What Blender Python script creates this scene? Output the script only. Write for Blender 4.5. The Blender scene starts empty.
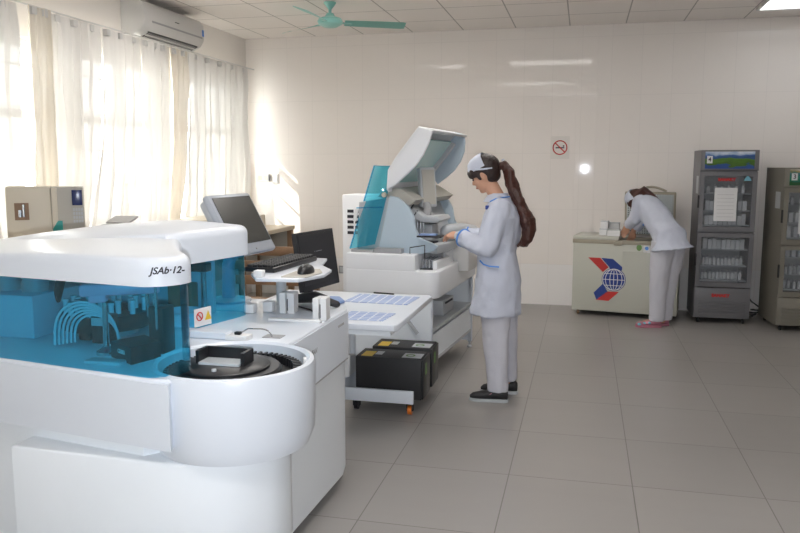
import bpy, bmesh, math, random
from mathutils import Vector, Matrix, noise
random.seed(7)
R = math.radians
PI = math.pi
C = bpy.context.scene.collection
SC = bpy.context.scene

# ---------------------------------------------------------------- camera, sky, sun, lights, exposure
cam = bpy.data.objects.new('camera', bpy.data.cameras.new('camera'))
C.objects.link(cam)
cam.location = (0, 0, 1.52)
cam.rotation_euler = (R(90 - 7.57), 0, R(13.56))
cam.data.lens = 34.2
cam.data.sensor_width = 36
cam.data.clip_start = 0.05
SC.camera = cam
SC.view_settings.view_transform = 'Standard'
SC.view_settings.look = 'None'
SC.view_settings.exposure = 1.44
SC.view_settings.gamma = 1
SC.view_settings.use_curve_mapping = False

w = bpy.data.worlds.new('sky')
SC.world = w
w.use_nodes = True
bg = w.node_tree.nodes['Background']
bg.inputs[0].default_value = (1.0, 0.985, 0.95, 1)
bg.inputs[1].default_value = 3.7


def lamp(name, kind, loc, rot, energy, color=(1, 1, 1), **kw):
    l = bpy.data.lights.new(name, kind)
    l.energy = energy
    l.color = color
    for k, v in kw.items():
        setattr(l, k, v)
    o = bpy.data.objects.new(name, l)
    C.objects.link(o)
    o.location = loc
    o.rotation_euler = rot
    return o


sun = lamp('sun', 'SUN', (-8, 4, 6), (0, 0, 0), 3.6, (1.0, 0.94, 0.84), angle=R(0.6))
sun.rotation_euler = Vector((1.0, 0.59, -0.9)).to_track_quat('-Z', 'Y').to_euler()
# the flash on the photographer's camera (mirrored in the glossy wall tiles)
flash = lamp('camera_flash', 'AREA', (0.0, -0.02, 1.45), (R(86), 0, R(13.56)), 17, (0.86, 0.92, 1.0), shape='DISK', size=0.025)

# ---------------------------------------------------------------- materials


def mat(name, col, rough=0.5, metal=0.0, spec=0.5, bump=0.0, bscale=60, var=0.0, vscale=6, coat=0.0, emit=None, estr=0):
    m = bpy.data.materials.new(name)
    m.use_nodes = True
    nt = m.node_tree
    b = nt.nodes['Principled BSDF']
    b.inputs['Base Color'].default_value = (*col, 1)
    b.inputs['Roughness'].default_value = rough
    b.inputs['Metallic'].default_value = metal
    b.inputs['Specular IOR Level'].default_value = spec
    b.inputs['Coat Weight'].default_value = coat
    if emit:
        b.inputs['Emission Color'].default_value = (*emit, 1)
        b.inputs['Emission Strength'].default_value = estr
    if var or bump:
        tc = nt.nodes.new('ShaderNodeTexCoord')
    if var:
        n = nt.nodes.new('ShaderNodeTexNoise')
        n.inputs['Scale'].default_value = vscale
        n.inputs['Detail'].default_value = 4
        nt.links.new(tc.outputs['Object'], n.inputs['Vector'])
        mx = nt.nodes.new('ShaderNodeMixRGB')
        mx.inputs[1].default_value = (*[c * (1 - var) for c in col], 1)
        mx.inputs[2].default_value = (*[min(1, c * (1 + var)) for c in col], 1)
        nt.links.new(n.outputs['Fac'], mx.inputs[0])
        nt.links.new(mx.outputs[0], b.inputs['Base Color'])
    if bump:
        n2 = nt.nodes.new('ShaderNodeTexNoise')
        n2.inputs['Scale'].default_value = bscale
        nt.links.new(tc.outputs['Object'], n2.inputs['Vector'])
        bp = nt.nodes.new('ShaderNodeBump')
        bp.inputs['Strength'].default_value = bump
        bp.inputs['Distance'].default_value = 0.01
        nt.links.new(n2.outputs['Fac'], bp.inputs['Height'])
        nt.links.new(bp.outputs[0], b.inputs['Normal'])
    return m


def grid_mask(nt, coord_sock, period, offset, width):
    """1 on a joint line along one world axis"""
    def mth(op, a, bv=None):
        n = nt.nodes.new('ShaderNodeMath')
        n.operation = op
        if isinstance(a, (int, float)):
            n.inputs[0].default_value = a
        else:
            nt.links.new(a, n.inputs[0])
        if bv is not None:
            if isinstance(bv, (int, float)):
                n.inputs[1].default_value = bv
            else:
                nt.links.new(bv, n.inputs[1])
        return n.outputs[0]
    s = mth('SUBTRACT', coord_sock, offset)
    s = mth('DIVIDE', s, period)
    cell = mth('FLOOR', s)
    fr = mth('FRACT', s)
    fr = mth('SUBTRACT', fr, 0.5)
    fr = mth('ABSOLUTE', fr)
    return mth('GREATER_THAN', fr, 0.5 - width / period / 2), cell


def tiled(name, col, joint, axes, rough, joint_w, var=0.05, tint=None, coat=0.0, spec=0.5):
    """axes = ((axis index, period, offset), (..)); procedural tile grid in world metres"""
    m = bpy.data.materials.new(name)
    m.use_nodes = True
    nt = m.node_tree
    b = nt.nodes['Principled BSDF']
    g = nt.nodes.new('ShaderNodeNewGeometry')
    sp = nt.nodes.new('ShaderNodeSeparateXYZ')
    nt.links.new(g.outputs['Position'], sp.inputs[0])
    masks, cells = [], []
    for ax, per, off in axes:
        k, c = grid_mask(nt, sp.outputs[ax], per, off, joint_w)
        masks.append(k)
        cells.append(c)
    mx = nt.nodes.new('ShaderNodeMath')
    mx.operation = 'MAXIMUM'
    nt.links.new(masks[0], mx.inputs[0])
    nt.links.new(masks[1], mx.inputs[1])
    cv = nt.nodes.new('ShaderNodeCombineXYZ')
    nt.links.new(cells[0], cv.inputs[0])
    nt.links.new(cells[1], cv.inputs[1])
    wn = nt.nodes.new('ShaderNodeTexWhiteNoise')
    nt.links.new(cv.outputs[0], wn.inputs['Vector'])
    ns = nt.nodes.new('ShaderNodeTexNoise')
    ns.inputs['Scale'].default_value = 1.7
    ns.inputs['Detail'].default_value = 5
    mp = nt.nodes.new('ShaderNodeMapping')
    mp.inputs['Scale'].default_value = (1, 4, 1)
    nt.links.new(g.outputs['Position'], mp.inputs['Vector'])
    nt.links.new(mp.outputs[0], ns.inputs['Vector'])
    ad = nt.nodes.new('ShaderNodeMath')
    ad.operation = 'ADD'
    nt.links.new(wn.outputs['Value'], ad.inputs[0])
    nt.links.new(ns.outputs['Fac'], ad.inputs[1])
    hf = nt.nodes.new('ShaderNodeMath')
    hf.operation = 'MULTIPLY'
    hf.inputs[1].default_value = 0.5
    nt.links.new(ad.outputs[0], hf.inputs[0])
    tone = nt.nodes.new('ShaderNodeMixRGB')
    tone.inputs[1].default_value = (*[c * (1 - var) for c in col], 1)
    tone.inputs[2].default_value = (*[min(1, c * (1 + var)) for c in col], 1)
    nt.links.new(hf.outputs[0], tone.inputs[0])
    out = tone.outputs[0]
    if tint:   # other tile colour below a height
        lt = nt.nodes.new('ShaderNodeMath')
        lt.operation = 'LESS_THAN'
        lt.inputs[1].default_value = tint[0]
        nt.links.new(sp.outputs[2], lt.inputs[0])
        t2 = nt.nodes.new('ShaderNodeMixRGB')
        nt.links.new(lt.outputs[0], t2.inputs[0])
        nt.links.new(out, t2.inputs[1])
        t2.inputs[2].default_value = (*tint[1], 1)
        out = t2.outputs[0]
    fin = nt.nodes.new('ShaderNodeMixRGB')
    nt.links.new(mx.outputs[0], fin.inputs[0])
    nt.links.new(out, fin.inputs[1])
    fin.inputs[2].default_value = (*joint, 1)
    nt.links.new(fin.outputs[0], b.inputs['Base Color'])
    b.inputs['Roughness'].default_value = rough
    b.inputs['Specular IOR Level'].default_value = spec
    b.inputs['Coat Weight'].default_value = coat
    b.inputs['Coat Roughness'].default_value = 0.12
    bp = nt.nodes.new('ShaderNodeBump')
    bp.inputs['Strength'].default_value = 0.3
    bp.inputs['Distance'].default_value = 0.002
    bp.invert = True
    nt.links.new(mx.outputs[0], bp.inputs['Height'])
    nt.links.new(bp.outputs[0], b.inputs['Normal'])
    return m


def glassy(name, col, fac=0.85, rough=0.03):
    """thin tinted pane: transparent through a tint, with a mirror reflection"""
    m = bpy.data.materials.new(name)
    m.use_nodes = True
    nt = m.node_tree
    for n in list(nt.nodes):
        nt.nodes.remove(n)
    out = nt.nodes.new('ShaderNodeOutputMaterial')
    tr = nt.nodes.new('ShaderNodeBsdfTransparent')
    tr.inputs[0].default_value = (*col, 1)
    gl = nt.nodes.new('ShaderNodeBsdfGlossy')
    gl.inputs['Roughness'].default_value = rough
    lw = nt.nodes.new('ShaderNodeLayerWeight')
    lw.inputs[0].default_value = 0.5
    pw = nt.nodes.new('ShaderNodeMath')
    pw.operation = 'POWER'
    pw.inputs[1].default_value = 4.0
    nt.links.new(lw.outputs['Facing'], pw.inputs[0])
    fr = nt.nodes.new('ShaderNodeMath')
    fr.operation = 'MULTIPLY_ADD'
    fr.inputs[1].default_value = 0.85
    fr.inputs[2].default_value = 0.045
    nt.links.new(pw.outputs[0], fr.inputs[0])
    mx = nt.nodes.new('ShaderNodeMixShader')
    nt.links.new(fr.outputs[0], mx.inputs[0])
    nt.links.new(tr.outputs[0], mx.inputs[1])
    nt.links.new(gl.outputs[0], mx.inputs[2])
    df = nt.nodes.new('ShaderNodeBsdfDiffuse')
    df.inputs[0].default_value = (*[c * 0.8 for c in col], 1)
    m2 = nt.nodes.new('ShaderNodeMixShader')
    m2.inputs[0].default_value = fac
    nt.links.new(df.outputs[0], m2.inputs[1])
    nt.links.new(mx.outputs[0], m2.inputs[2])
    nt.links.new(m2.outputs[0], out.inputs[0])
    return m


def sheer(name, col, trans=0.55, clear=0.12):
    m = bpy.data.materials.new(name)
    m.use_nodes = True
    nt = m.node_tree
    for n in list(nt.nodes):
        nt.nodes.remove(n)
    out = nt.nodes.new('ShaderNodeOutputMaterial')
    df = nt.nodes.new('ShaderNodeBsdfDiffuse')
    tl = nt.nodes.new('ShaderNodeBsdfTranslucent')
    tr = nt.nodes.new('ShaderNodeBsdfTransparent')
    df.inputs[0].default_value = (*col, 1)
    tl.inputs[0].default_value = (*col, 1)
    a = nt.nodes.new('ShaderNodeMixShader')
    a.inputs[0].default_value = trans
    nt.links.new(df.outputs[0], a.inputs[1])
    nt.links.new(tl.outputs[0], a.inputs[2])
    b = nt.nodes.new('ShaderNodeMixShader')
    lw = nt.nodes.new('ShaderNodeLayerWeight')
    lw.inputs[0].default_value = 0.5
    mr = nt.nodes.new('ShaderNodeMapRange')
    mr.inputs[1].default_value = 0.05
    mr.inputs[2].default_value = 0.6
    mr.inputs[3].default_value = clear
    mr.inputs[4].default_value = clear * 0.1
    nt.links.new(lw.outputs['Facing'], mr.inputs[0])
    nt.links.new(mr.outputs[0], b.inputs[0])
    nt.links.new(a.outputs[0], b.inputs[1])
    nt.links.new(tr.outputs[0], b.inputs[2])
    nt.links.new(b.outputs[0], out.inputs[0])
    return m


M = {}
M['floor'] = tiled('floor_tiles', (0.315, 0.298, 0.282), (0.16, 0.15, 0.135), ((0, 0.588, -0.32), (1, 0.643, 4.27)), 0.30, 0.005, 0.07)
M['wall_tile'] = tiled('wall_tiles', (0.90, 0.845, 0.80), (0.83, 0.78, 0.74), ((0, 0.30, -0.06), (2, 0.60, 0.45)), 0.045, 0.004, 0.012, spec=0.2, tint=(0.45, (0.90, 0.87, 0.85)))
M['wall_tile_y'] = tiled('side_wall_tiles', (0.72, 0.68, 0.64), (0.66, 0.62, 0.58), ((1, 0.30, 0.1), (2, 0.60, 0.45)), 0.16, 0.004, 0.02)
M['ceiling'] = tiled('ceiling_panels', (0.90, 0.85, 0.81), (0.45, 0.42, 0.40), ((0, 0.562, -0.758), (1, 0.60, 7.80)), 0.6, 0.012, 0.02)
M['paint'] = mat('pale_wall_paint', (0.82, 0.775, 0.73), 0.6, bump=0.05)
M['white'] = mat('glossy_white_plastic', (0.70, 0.74, 0.80), 0.28, var=0.02)
M['white_warm'] = mat('off_white_plastic', (0.66, 0.65, 0.63), 0.4, var=0.02)
M['panel_grey'] = mat('pale_grey_panel', (0.82, 0.86, 0.90), 0.42, var=0.02)
M['cream'] = mat('cream_plastic', (0.66, 0.60, 0.49), 0.45, var=0.03)
M['beige'] = mat('grey_beige_panel', (0.47, 0.45, 0.40), 0.5)
M['grey'] = mat('grey_plastic', (0.36, 0.36, 0.37), 0.4)
M['white2'] = mat('bright_white_plastic', (0.86, 0.87, 0.89), 0.35, var=0.02)
M['lgrey'] = mat('light_grey_plastic', (0.50, 0.52, 0.54), 0.35)
M['bluegrey'] = mat('blue_grey_panel', (0.50, 0.60, 0.68), 0.35)
M['silver'] = mat('silver_plastic', (0.42, 0.45, 0.50), 0.35, metal=0.2)
M['steel'] = mat('steel', (0.55, 0.57, 0.6), 0.22, metal=1.0)
M['black'] = mat('black_plastic', (0.012, 0.012, 0.014), 0.35)
M['blackmatt'] = mat('matt_black', (0.018, 0.018, 0.020), 0.55, bump=0.1, bscale=400)
M['screen'] = mat('dark_screen', (0.045, 0.045, 0.04), 0.25)
M['lcd'] = mat('blue_lcd', (0.02, 0.03, 0.12), 0.2)
M['teal'] = mat('teal_panel', (0.02, 0.30, 0.27), 0.4)
M['blueglass'] = glassy('blue_cover', (0.23, 0.73, 0.93), 0.95)
M['blueglass2'] = glassy('blue_lid', (0.12, 0.62, 0.78), 0.72)
M['tealglass'] = mat('teal_window', (0.40, 0.66, 0.68), 0.2)
M['glass'] = glassy('clear_glass', (0.93, 0.95, 0.95), 0.97)
M['smoke'] = glassy('fridge_glass', (0.90, 0.92, 0.94), 0.95)
M['curtain'] = sheer('sheer_curtain', (0.80, 0.775, 0.74), 0.09, 0.055)
M['curtain_b'] = sheer('beige_curtain', (0.80, 0.74, 0.65), 0.08, 0.02)
M['wood'] = mat('brown_wood', (0.25, 0.15, 0.085), 0.45, var=0.25, vscale=9)
M['desktop'] = mat('cream_laminate', (0.62, 0.52, 0.38), 0.4, var=0.04)
M['fan'] = mat('turquoise_paint', (0.30, 0.62, 0.56), 0.3)
M['lilac'] = mat('lilac_plastic', (0.95, 0.42, 0.52), 0.4)
M['red'] = mat('red_plastic', (0.62, 0.02, 0.015), 0.4)
M['redlogo'] = mat('red_print', (0.55, 0.035, 0.03), 0.45)
M['bluelogo'] = mat('navy_print', (0.02, 0.05, 0.26), 0.45)
M['orange'] = mat('orange_plastic', (0.80, 0.20, 0.02), 0.4)
M['yellow'] = mat('yellow_label', (0.75, 0.50, 0.03), 0.5)
M['green'] = mat('green_print', (0.14, 0.27, 0.08), 0.5)
M['paper'] = mat('white_paper', (0.78, 0.78, 0.78), 0.7)
M['ink'] = mat('black_print', (0.02, 0.02, 0.03), 0.6)
M['blueprint'] = mat('blue_print', (0.25, 0.36, 0.62), 0.6)
M['freezer'] = mat('cream_enamel', (0.56, 0.56, 0.49), 0.35, var=0.02)
M['gasket'] = mat('beige_rim', (0.40, 0.36, 0.28), 0.5)
M['fridge'] = mat('grey_enamel', (0.17, 0.168, 0.18), 0.4)
M['fridge2'] = mat('cream_grey_enamel', (0.22, 0.205, 0.17), 0.4)
M['fridgein'] = mat('fridge_liner', (0.50, 0.52, 0.54), 0.5)
M['coat'] = mat('white_cotton', (0.57, 0.60, 0.70), 0.8, bump=0.25, bscale=35)
M['trouser'] = mat('white_trouser_cotton', (0.58, 0.58, 0.64), 0.8, bump=0.25, bscale=30)
M['trim'] = mat('blue_piping', (0.12, 0.32, 0.78), 0.7)
M['skin'] = mat('skin', (0.60, 0.33, 0.22), 0.5)
M['hair'] = mat('dark_brown_hair', (0.022, 0.010, 0.008), 0.38, bump=0.5, bscale=90)
M['hair2'] = mat('chestnut_hair', (0.055, 0.016, 0.010), 0.38, bump=0.5, bscale=90)
M['pink'] = mat('pink_rubber', (0.52, 0.20, 0.27), 0.5)
M['cyan'] = mat('cyan_rubber', (0.20, 0.50, 0.62), 0.5)
M['tube'] = mat('clear_tubing', (0.62, 0.74, 0.78), 0.2)
M['lip'] = mat('lips', (0.42, 0.09, 0.08), 0.4)
M['diff_added'] = mat('light_diffuser_warm', (0.9, 0.9, 0.9), 0.5, emit=(1.0, 0.96, 0.92), estr=4.6)  # stronger glow for the added, unseen ceiling lights
M['diff'] = mat('light_diffuser', (0.9, 0.9, 0.9), 0.5, emit=(0.93, 0.97, 1.0), estr=1.1)

# ---------------------------------------------------------------- mesh helpers


def NB():
    return bmesh.new()


def box(bm, x0, x1, y0, y1, z0, z1, bev=0.0, seg=2):
    t = bmesh.new()
    bmesh.ops.create_cube(t, size=1)
    for v in t.verts:
        v.co = Vector(((x0 + x1) / 2 + v.co.x * (x1 - x0), (y0 + y1) / 2 + v.co.y * (y1 - y0), (z0 + z1) / 2 + v.co.z * (z1 - z0)))
    if bev:
        bmesh.ops.bevel(t, geom=t.edges[:], offset=bev, segments=seg, affect='EDGES', profile=0.5)
    merge(bm, t)
    return bm


def merge(bm, t, mtx=None):
    if mtx is not None:
        bmesh.ops.transform(t, matrix=mtx, verts=t.verts[:])
    me = bpy.data.meshes.new('tmp')
    t.to_mesh(me)
    t.free()
    bm.from_mesh(me)
    bpy.data.meshes.remove(me)


def obox(bm, c, ux, uy, uz, sx, sy, sz, bev=0.0):
    """box centred at c along unit axes ux, uy, uz with full sizes"""
    t = bmesh.new()
    box(t, -sx / 2, sx / 2, -sy / 2, sy / 2, -sz / 2, sz / 2, bev)
    m = Matrix((Vector(ux), Vector(uy), Vector(uz))).transposed().to_4x4()
    m.translation = Vector(c)
    merge(bm, t, m)
    return bm


def prism(bm, pts, a, b, axis='z', bev=0.0, seg=3, bev_caps_only=True):
    """extrude a polygon from a to b along an axis. z: pts=(x,y); y: pts=(x,z); x: pts=(y,z)"""
    def mk(p, q):
        return Vector((p[0], p[1], q)) if axis == 'z' else Vector((p[0], q, p[1])) if axis == 'y' else Vector((q, p[0], p[1]))
    t = bmesh.new()
    lo = [t.verts.new(mk(p, a)) for p in pts]
    hi = [t.verts.new(mk(p, b)) for p in pts]
    n = len(pts)
    f0 = t.faces.new(lo)
    f1 = t.faces.new(hi)
    for i in range(n):
        t.faces.new((lo[i], lo[(i + 1) % n], hi[(i + 1) % n], hi[i]))
    bmesh.ops.recalc_face_normals(t, faces=t.faces[:])
    if bev:
        bmesh.ops.bevel(t, geom=list(set(f1.edges[:] + f0.edges[:])), offset=bev, segments=seg, affect='EDGES', profile=0.5)
    merge(bm, t)
    return bm


def tube(bm, pts, rad, n=10, cap=True, ell=None):
    """swept tube through pts; rad number or list; ell=(axis vector, factor) flattens rings along a direction"""
    pts = [Vector(p) for p in pts]
    rs = rad if isinstance(rad, (list, tuple)) else [rad] * len(pts)
    t = bmesh.new()
    rings = []
    prev = None
    for i, p in enumerate(pts):
        d = (pts[min(i + 1, len(pts) - 1)] - pts[max(i - 1, 0)]).normalized()
        if prev is None:
            u = d.orthogonal().normalized()
        else:
            u = (prev - d * prev.dot(d))
            u = u.normalized() if u.length > 1e-6 else d.orthogonal().normalized()
        prev = u
        v = d.cross(u)
        ring = []
        for k in range(n):
            a = 2 * PI * k / n
            off = (u * math.cos(a) + v * math.sin(a)) * rs[i]
            if ell:
                e = Vector(ell[0]).normalized()
                off = off + e * off.dot(e) * (ell[1] - 1)
            ring.append(t.verts.new(p + off))
        rings.append(ring)
    for i in range(len(rings) - 1):
        for k in range(n):
            t.faces.new((rings[i][k], rings[i][(k + 1) % n], rings[i + 1][(k + 1) % n], rings[i + 1][k]))
    if cap:
        t.faces.new(list(reversed(rings[0])))
        t.faces.new(rings[-1])
    bmesh.ops.recalc_face_normals(t, faces=t.faces[:])
    merge(bm, t)
    return bm


def cyl(bm, p0, p1, r0, r1=None, n=16):
    return tube(bm, [p0, p1], [r0, r0 if r1 is None else r1], n)


def capsule(bm, pts, rad, n=12):
    """tube with rounded ends"""
    pts = [Vector(p) for p in pts]
    rs = list(rad) if isinstance(rad, (list, tuple)) else [rad] * len(pts)
    d0 = (pts[0] - pts[1]).normalized()
    d1 = (pts[-1] - pts[-2]).normalized()
    P, Q = [], []
    for a in (80, 55, 30):
        P.append(pts[0] + d0 * rs[0] * math.sin(R(a)))
        Q.append(rs[0] * math.cos(R(a)))
    P += pts
    Q += rs
    for a in (30, 55, 80):
        P.append(pts[-1] + d1 * rs[-1] * math.sin(R(a)))
        Q.append(rs[-1] * math.cos(R(a)))
    return tube(bm, P, Q, n)


def lathe(bm, prof, c, n=32):
    """prof = [(r,z)...] about vertical axis at c"""
    t = bmesh.new()
    rings = []
    for r, z in prof:
        if r < 1e-6:
            rings.append([t.verts.new((c[0], c[1], c[2] + z))])
        else:
            rings.append([t.verts.new((c[0] + r * math.cos(2 * PI * k / n), c[1] + r * math.sin(2 * PI * k / n), c[2] + z)) for k in range(n)])
    for a, b in zip(rings, rings[1:]):
        for k in range(n):
            j = (k + 1) % n
            if len(a) == 1 and len(b) == 1:
                continue
            if len(a) == 1:
                t.faces.new((a[0], b[j], b[k]))
            elif len(b) == 1:
                t.faces.new((a[k], a[j], b[0]))
            else:
                t.faces.new((a[k], a[j], b[j], b[k]))
    bmesh.ops.recalc_face_normals(t, faces=t.faces[:])
    merge(bm, t)
    return bm


def ellipsoid(bm, c, r, fwd=None, up=None, n=16):
    t = bmesh.new()
    bmesh.ops.create_uvsphere(t, u_segments=n, v_segments=max(8, n // 2 + 2), radius=1)
    m = Matrix.Diagonal((*r, 1))
    if fwd is not None:
        f = Vector(fwd).normalized()
        u = Vector(up or (0, 0, 1))
        u = (u - f * u.dot(f)).normalized()
        s = u.cross(f)
        rot = Matrix((f, s, u)).transposed().to_4x4()
        m = rot @ m
    m = Matrix.Translation(Vector(c)) @ m
    merge(bm, t, m)
    return bm


def rings_loft(bm, rings, n=28):
    """rings = (centre, axis u, axis v, ru, rv); closed with caps"""
    t = bmesh.new()
    rr = []
    for c, u, v, ru, rv in rings:
        c, u, v = Vector(c), Vector(u).normalized(), Vector(v).normalized()
        rr.append([t.verts.new(c + u * ru * math.cos(2 * PI * k / n) + v * rv * math.sin(2 * PI * k / n)) for k in range(n)])
    for a, b in zip(rr, rr[1:]):
        for k in range(n):
            t.faces.new((a[k], a[(k + 1) % n], b[(k + 1) % n], b[k]))
    t.faces.new(list(reversed(rr[0])))
    t.faces.new(rr[-1])
    bmesh.ops.recalc_face_normals(t, faces=t.faces[:])
    merge(bm, t)
    return bm


def fused(bm, voxel=0.008, smooth=3, wrinkle=0.0, wscale=(9, 9, 4)):
    """union of overlapping closed shapes as one continuous smooth surface"""
    me = bpy.data.meshes.new('tmpf')
    bm.to_mesh(me)
    bm.free()
    o = bpy.data.objects.new('tmpf', me)
    C.objects.link(o)
    md = o.modifiers.new('r', 'REMESH')
    md.mode = 'VOXEL'
    md.voxel_size = voxel
    md.adaptivity = 0
    dg = bpy.context.evaluated_depsgraph_get()
    dg.update()
    me2 = bpy.data.meshes.new_from_object(o.evaluated_get(dg))
    bpy.data.objects.remove(o)
    bpy.data.meshes.remove(me)
    out = bmesh.new()
    out.from_mesh(me2)
    bpy.data.meshes.remove(me2)
    for _ in range(smooth):
        bmesh.ops.smooth_vert(out, verts=out.verts[:], factor=0.5, use_axis_x=True, use_axis_y=True, use_axis_z=True)
    if wrinkle:
        out.normal_update()
        for v in out.verts:
            q = Vector((v.co.x * wscale[0], v.co.y * wscale[1], v.co.z * wscale[2]))
            v.co += v.normal * (noise.noise(q) + 0.5 * noise.noise(q * 2.3)) * wrinkle
    return out


WM = {}


def put(name, bm, m, parent=None, local=False, smooth=True, loc=None, label=None):
    """link bm as one mesh object. World coordinates unless local; parented parts go into the thing's frame"""
    if parent is not None and not local:
        inv = WM[parent.name].inverted()
        bmesh.ops.transform(bm, matrix=inv, verts=bm.verts[:])
    elif parent is None and not local:
        if loc is None:
            xs = [v.co for v in bm.verts]
            loc = Vector(((min(v.x for v in xs) + max(v.x for v in xs)) / 2, (min(v.y for v in xs) + max(v.y for v in xs)) / 2, min(v.z for v in xs)))
        bmesh.ops.translate(bm, vec=-Vector(loc), verts=bm.verts[:])
    bmesh.ops.recalc_face_normals(bm, faces=bm.faces[:]) if len(bm.faces) < 3000 else None
    me = bpy.data.meshes.new(name)
    bm.to_mesh(me)
    bm.free()
    mats = m if isinstance(m, (list, tuple)) else [m]
    for q in mats:
        me.materials.append(M[q] if isinstance(q, str) else q)
    if smooth:
        for p in me.polygons:
            p.use_smooth = True
        me.set_sharp_from_angle(angle=R(38))
    o = bpy.data.objects.new(name, me)
    C.objects.link(o)
    if parent is not None:
        o.parent = parent
        WM[o.name] = WM[parent.name]
    else:
        if loc is not None:
            o.location = loc
        WM[o.name] = Matrix.Translation(o.location)
    if label:
        o['label'] = label
    return o


def tag(o, label, cat, group=None):
    o['label'] = label
    o['category'] = cat
    if group:
        o['group'] = group
    return o


def thing(name, label, cat, loc, rz=0.0, group=None):
    o = bpy.data.objects.new(name, None)
    o.empty_display_size = 0.1
    C.objects.link(o)
    o.location = loc
    o.rotation_euler = (0, 0, rz)
    WM[o.name] = Matrix.Translation(Vector(loc)) @ Matrix.Rotation(rz, 4, 'Z')
    return tag(o, label, cat, group)


def struct(name, bm, m, smooth=False):
    o = put(name, bm, m, smooth=smooth)
    o['kind'] = 'structure'
    return o


def dup(o, loc=None, rz=None, parent=None, label=None):
    c = o.copy()
    C.objects.link(c)
    if parent is not None:
        c.parent = parent
    if loc is not None:
        c.location = loc
    if rz is not None:
        c.rotation_euler = (0, 0, rz)
    if label:
        c['label'] = label
    for ch in [q for q in o.children]:
        dup(ch, parent=c)
    WM[c.name] = Matrix.Translation(c.location)
    return c


def text_bm(s, size, extrude, mtx, bold=0.0, shear=0.0, align='CENTER'):
    cu = bpy.data.curves.new('t', 'FONT')
    cu.body = s
    cu.size = size
    cu.extrude = extrude
    cu.offset = bold
    cu.shear = shear
    cu.align_x = align
    cu.align_y = 'CENTER'
    o = bpy.data.objects.new('t', cu)
    C.objects.link(o)
    dg = bpy.context.evaluated_depsgraph_get()
    dg.update()
    me = bpy.data.meshes.new_from_object(o.evaluated_get(dg))
    bm = bmesh.new()
    bm.from_mesh(me)
    bpy.data.objects.remove(o)
    bpy.data.meshes.remove(me)
    bmesh.ops.transform(bm, matrix=mtx, verts=bm.verts[:])
    return bm


def frame_m(origin, right, up):
    r = Vector(right).normalized()
    u = Vector(up).normalized()
    m = Matrix((r, u, r.cross(u))).transposed().to_4x4()
    m.translation = Vector(origin)
    return m


# ---------------------------------------------------------------- the room
XL, XR, YB, YF, H = -3.87, 3.3, 8.4, -1.6, 2.97
struct('floor', box(NB(), XL - 0.2, XR + 0.2, YF - 0.2, YB + 0.2, -0.12, 0), 'floor')
struct('ceiling', box(NB(), XL - 0.2, XR + 0.2, YF - 0.2, YB + 0.2, H, H + 0.12), 'ceiling')
bm = NB()
box(bm, XL - 0.2, XR + 0.2, YB, YB + 0.2, 0, H)
struct('wall_back', bm, 'wall_tile')
bm = NB()
box(bm, -0.11, 0.10, YB - 0.006, YB, 0, H, 0.002)
struct('trim_1', bm, 'wall_tile')
struct('wall_right', box(NB(), XR, XR + 0.2, YF, YB, 0, H), 'wall_tile_y')
struct('wall_front', box(NB(), XL - 0.2, XR + 0.2, YF - 0.2, YF, 0, H), 'paint')
# window wall with three openings, after an unseen first one added to let in daylight
WINS = [(-1.3, -0.2), (3.7, 5.22), (5.36, 6.66), (6.80, 8.22)]
ZS, ZH = 0.92, 2.42
bm = NB()
ys = [YF] + [q for w_ in WINS for q in w_] + [YB]
for i in range(0, len(ys), 2):
    box(bm, XL - 0.2, XL, ys[i], ys[i + 1], 0, H)
for a, b in WINS:
    box(bm, XL - 0.2, XL, a, b, 0, ZS)
    box(bm, XL - 0.2, XL, a, b, ZH, H)
struct('wall_left', bm, 'paint')
for i, (a, b) in enumerate(WINS):
    root = bpy.data.objects.new('window_%d' % (i + 1), None)
    C.objects.link(root)
    root.location = (XL - 0.1, (a + b) / 2, ZS)
    root['kind'] = 'structure'
    WM[root.name] = Matrix.Translation(root.location)
    bm = NB()
    x0, x1 = XL - 0.13, XL - 0.07
    for y in (a, b - 0.05, (a + b) / 2 - 0.025):
        box(bm, x0, x1, y, y + 0.05, ZS, ZH)
    for z in (ZS, 1.86, ZH - 0.05):
        box(bm, x0, x1, a, b, z, z + 0.06)
    put('window_frame', bm, 'white_warm', root, smooth=False)
    bm = NB()
    z = ZS + 0.12
    while z < ZH:
        box(bm, XL - 0.165, XL - 0.15, a, b, z, z + 0.014)
        z += 0.30
    put('window_grille', bm, 'white_warm', root, smooth=False)
    put('window_pane', box(NB(), XL - 0.102, XL - 0.098, a + 0.05, b - 0.05, ZS + 0.06, ZH - 0.05), 'glass', root, smooth=False)
    put('window_sill', box(NB(), XL - 0.07, XL + 0.04, a - 0.02, b + 0.02, ZS - 0.03, ZS, 0.005), 'white_warm', root)
# sunshade slab outside
struct('trim_2', box(NB(), XL - 0.72, XL - 0.2, 3.4, YB + 0.6, 2.55, 2.65), 'paint')
struct('added_canopy', box(NB(), XL - 1.7, XL - 0.2, -2.2, 3.38, 2.50, 2.60), 'paint')  # deeper unseen canopy, added to keep sun out of the added window

# ceiling lights: one in view at the right, the others unseen, added to brighten the room
fl = []


def ceiling_light(x, y, label):
    t = thing('ceiling_light', label, 'ceiling light', (x, y, H - 0.03))
    bm = NB()
    for q in ((-0.57, 0.57, -0.29, -0.27), (-0.57, 0.57, 0.27, 0.29), (-0.57, -0.55, -0.27, 0.27), (0.55, 0.57, -0.27, 0.27)):
        box(bm, *q, 0, 0.03)
    put('light_frame', bm, 'white_warm', t, local=True, smooth=False)
    put('diffuser', box(NB(), -0.55, 0.55, -0.27, 0.27, 0.012, 0.03), 'diff', t, local=True, smooth=False)
    return t


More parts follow.
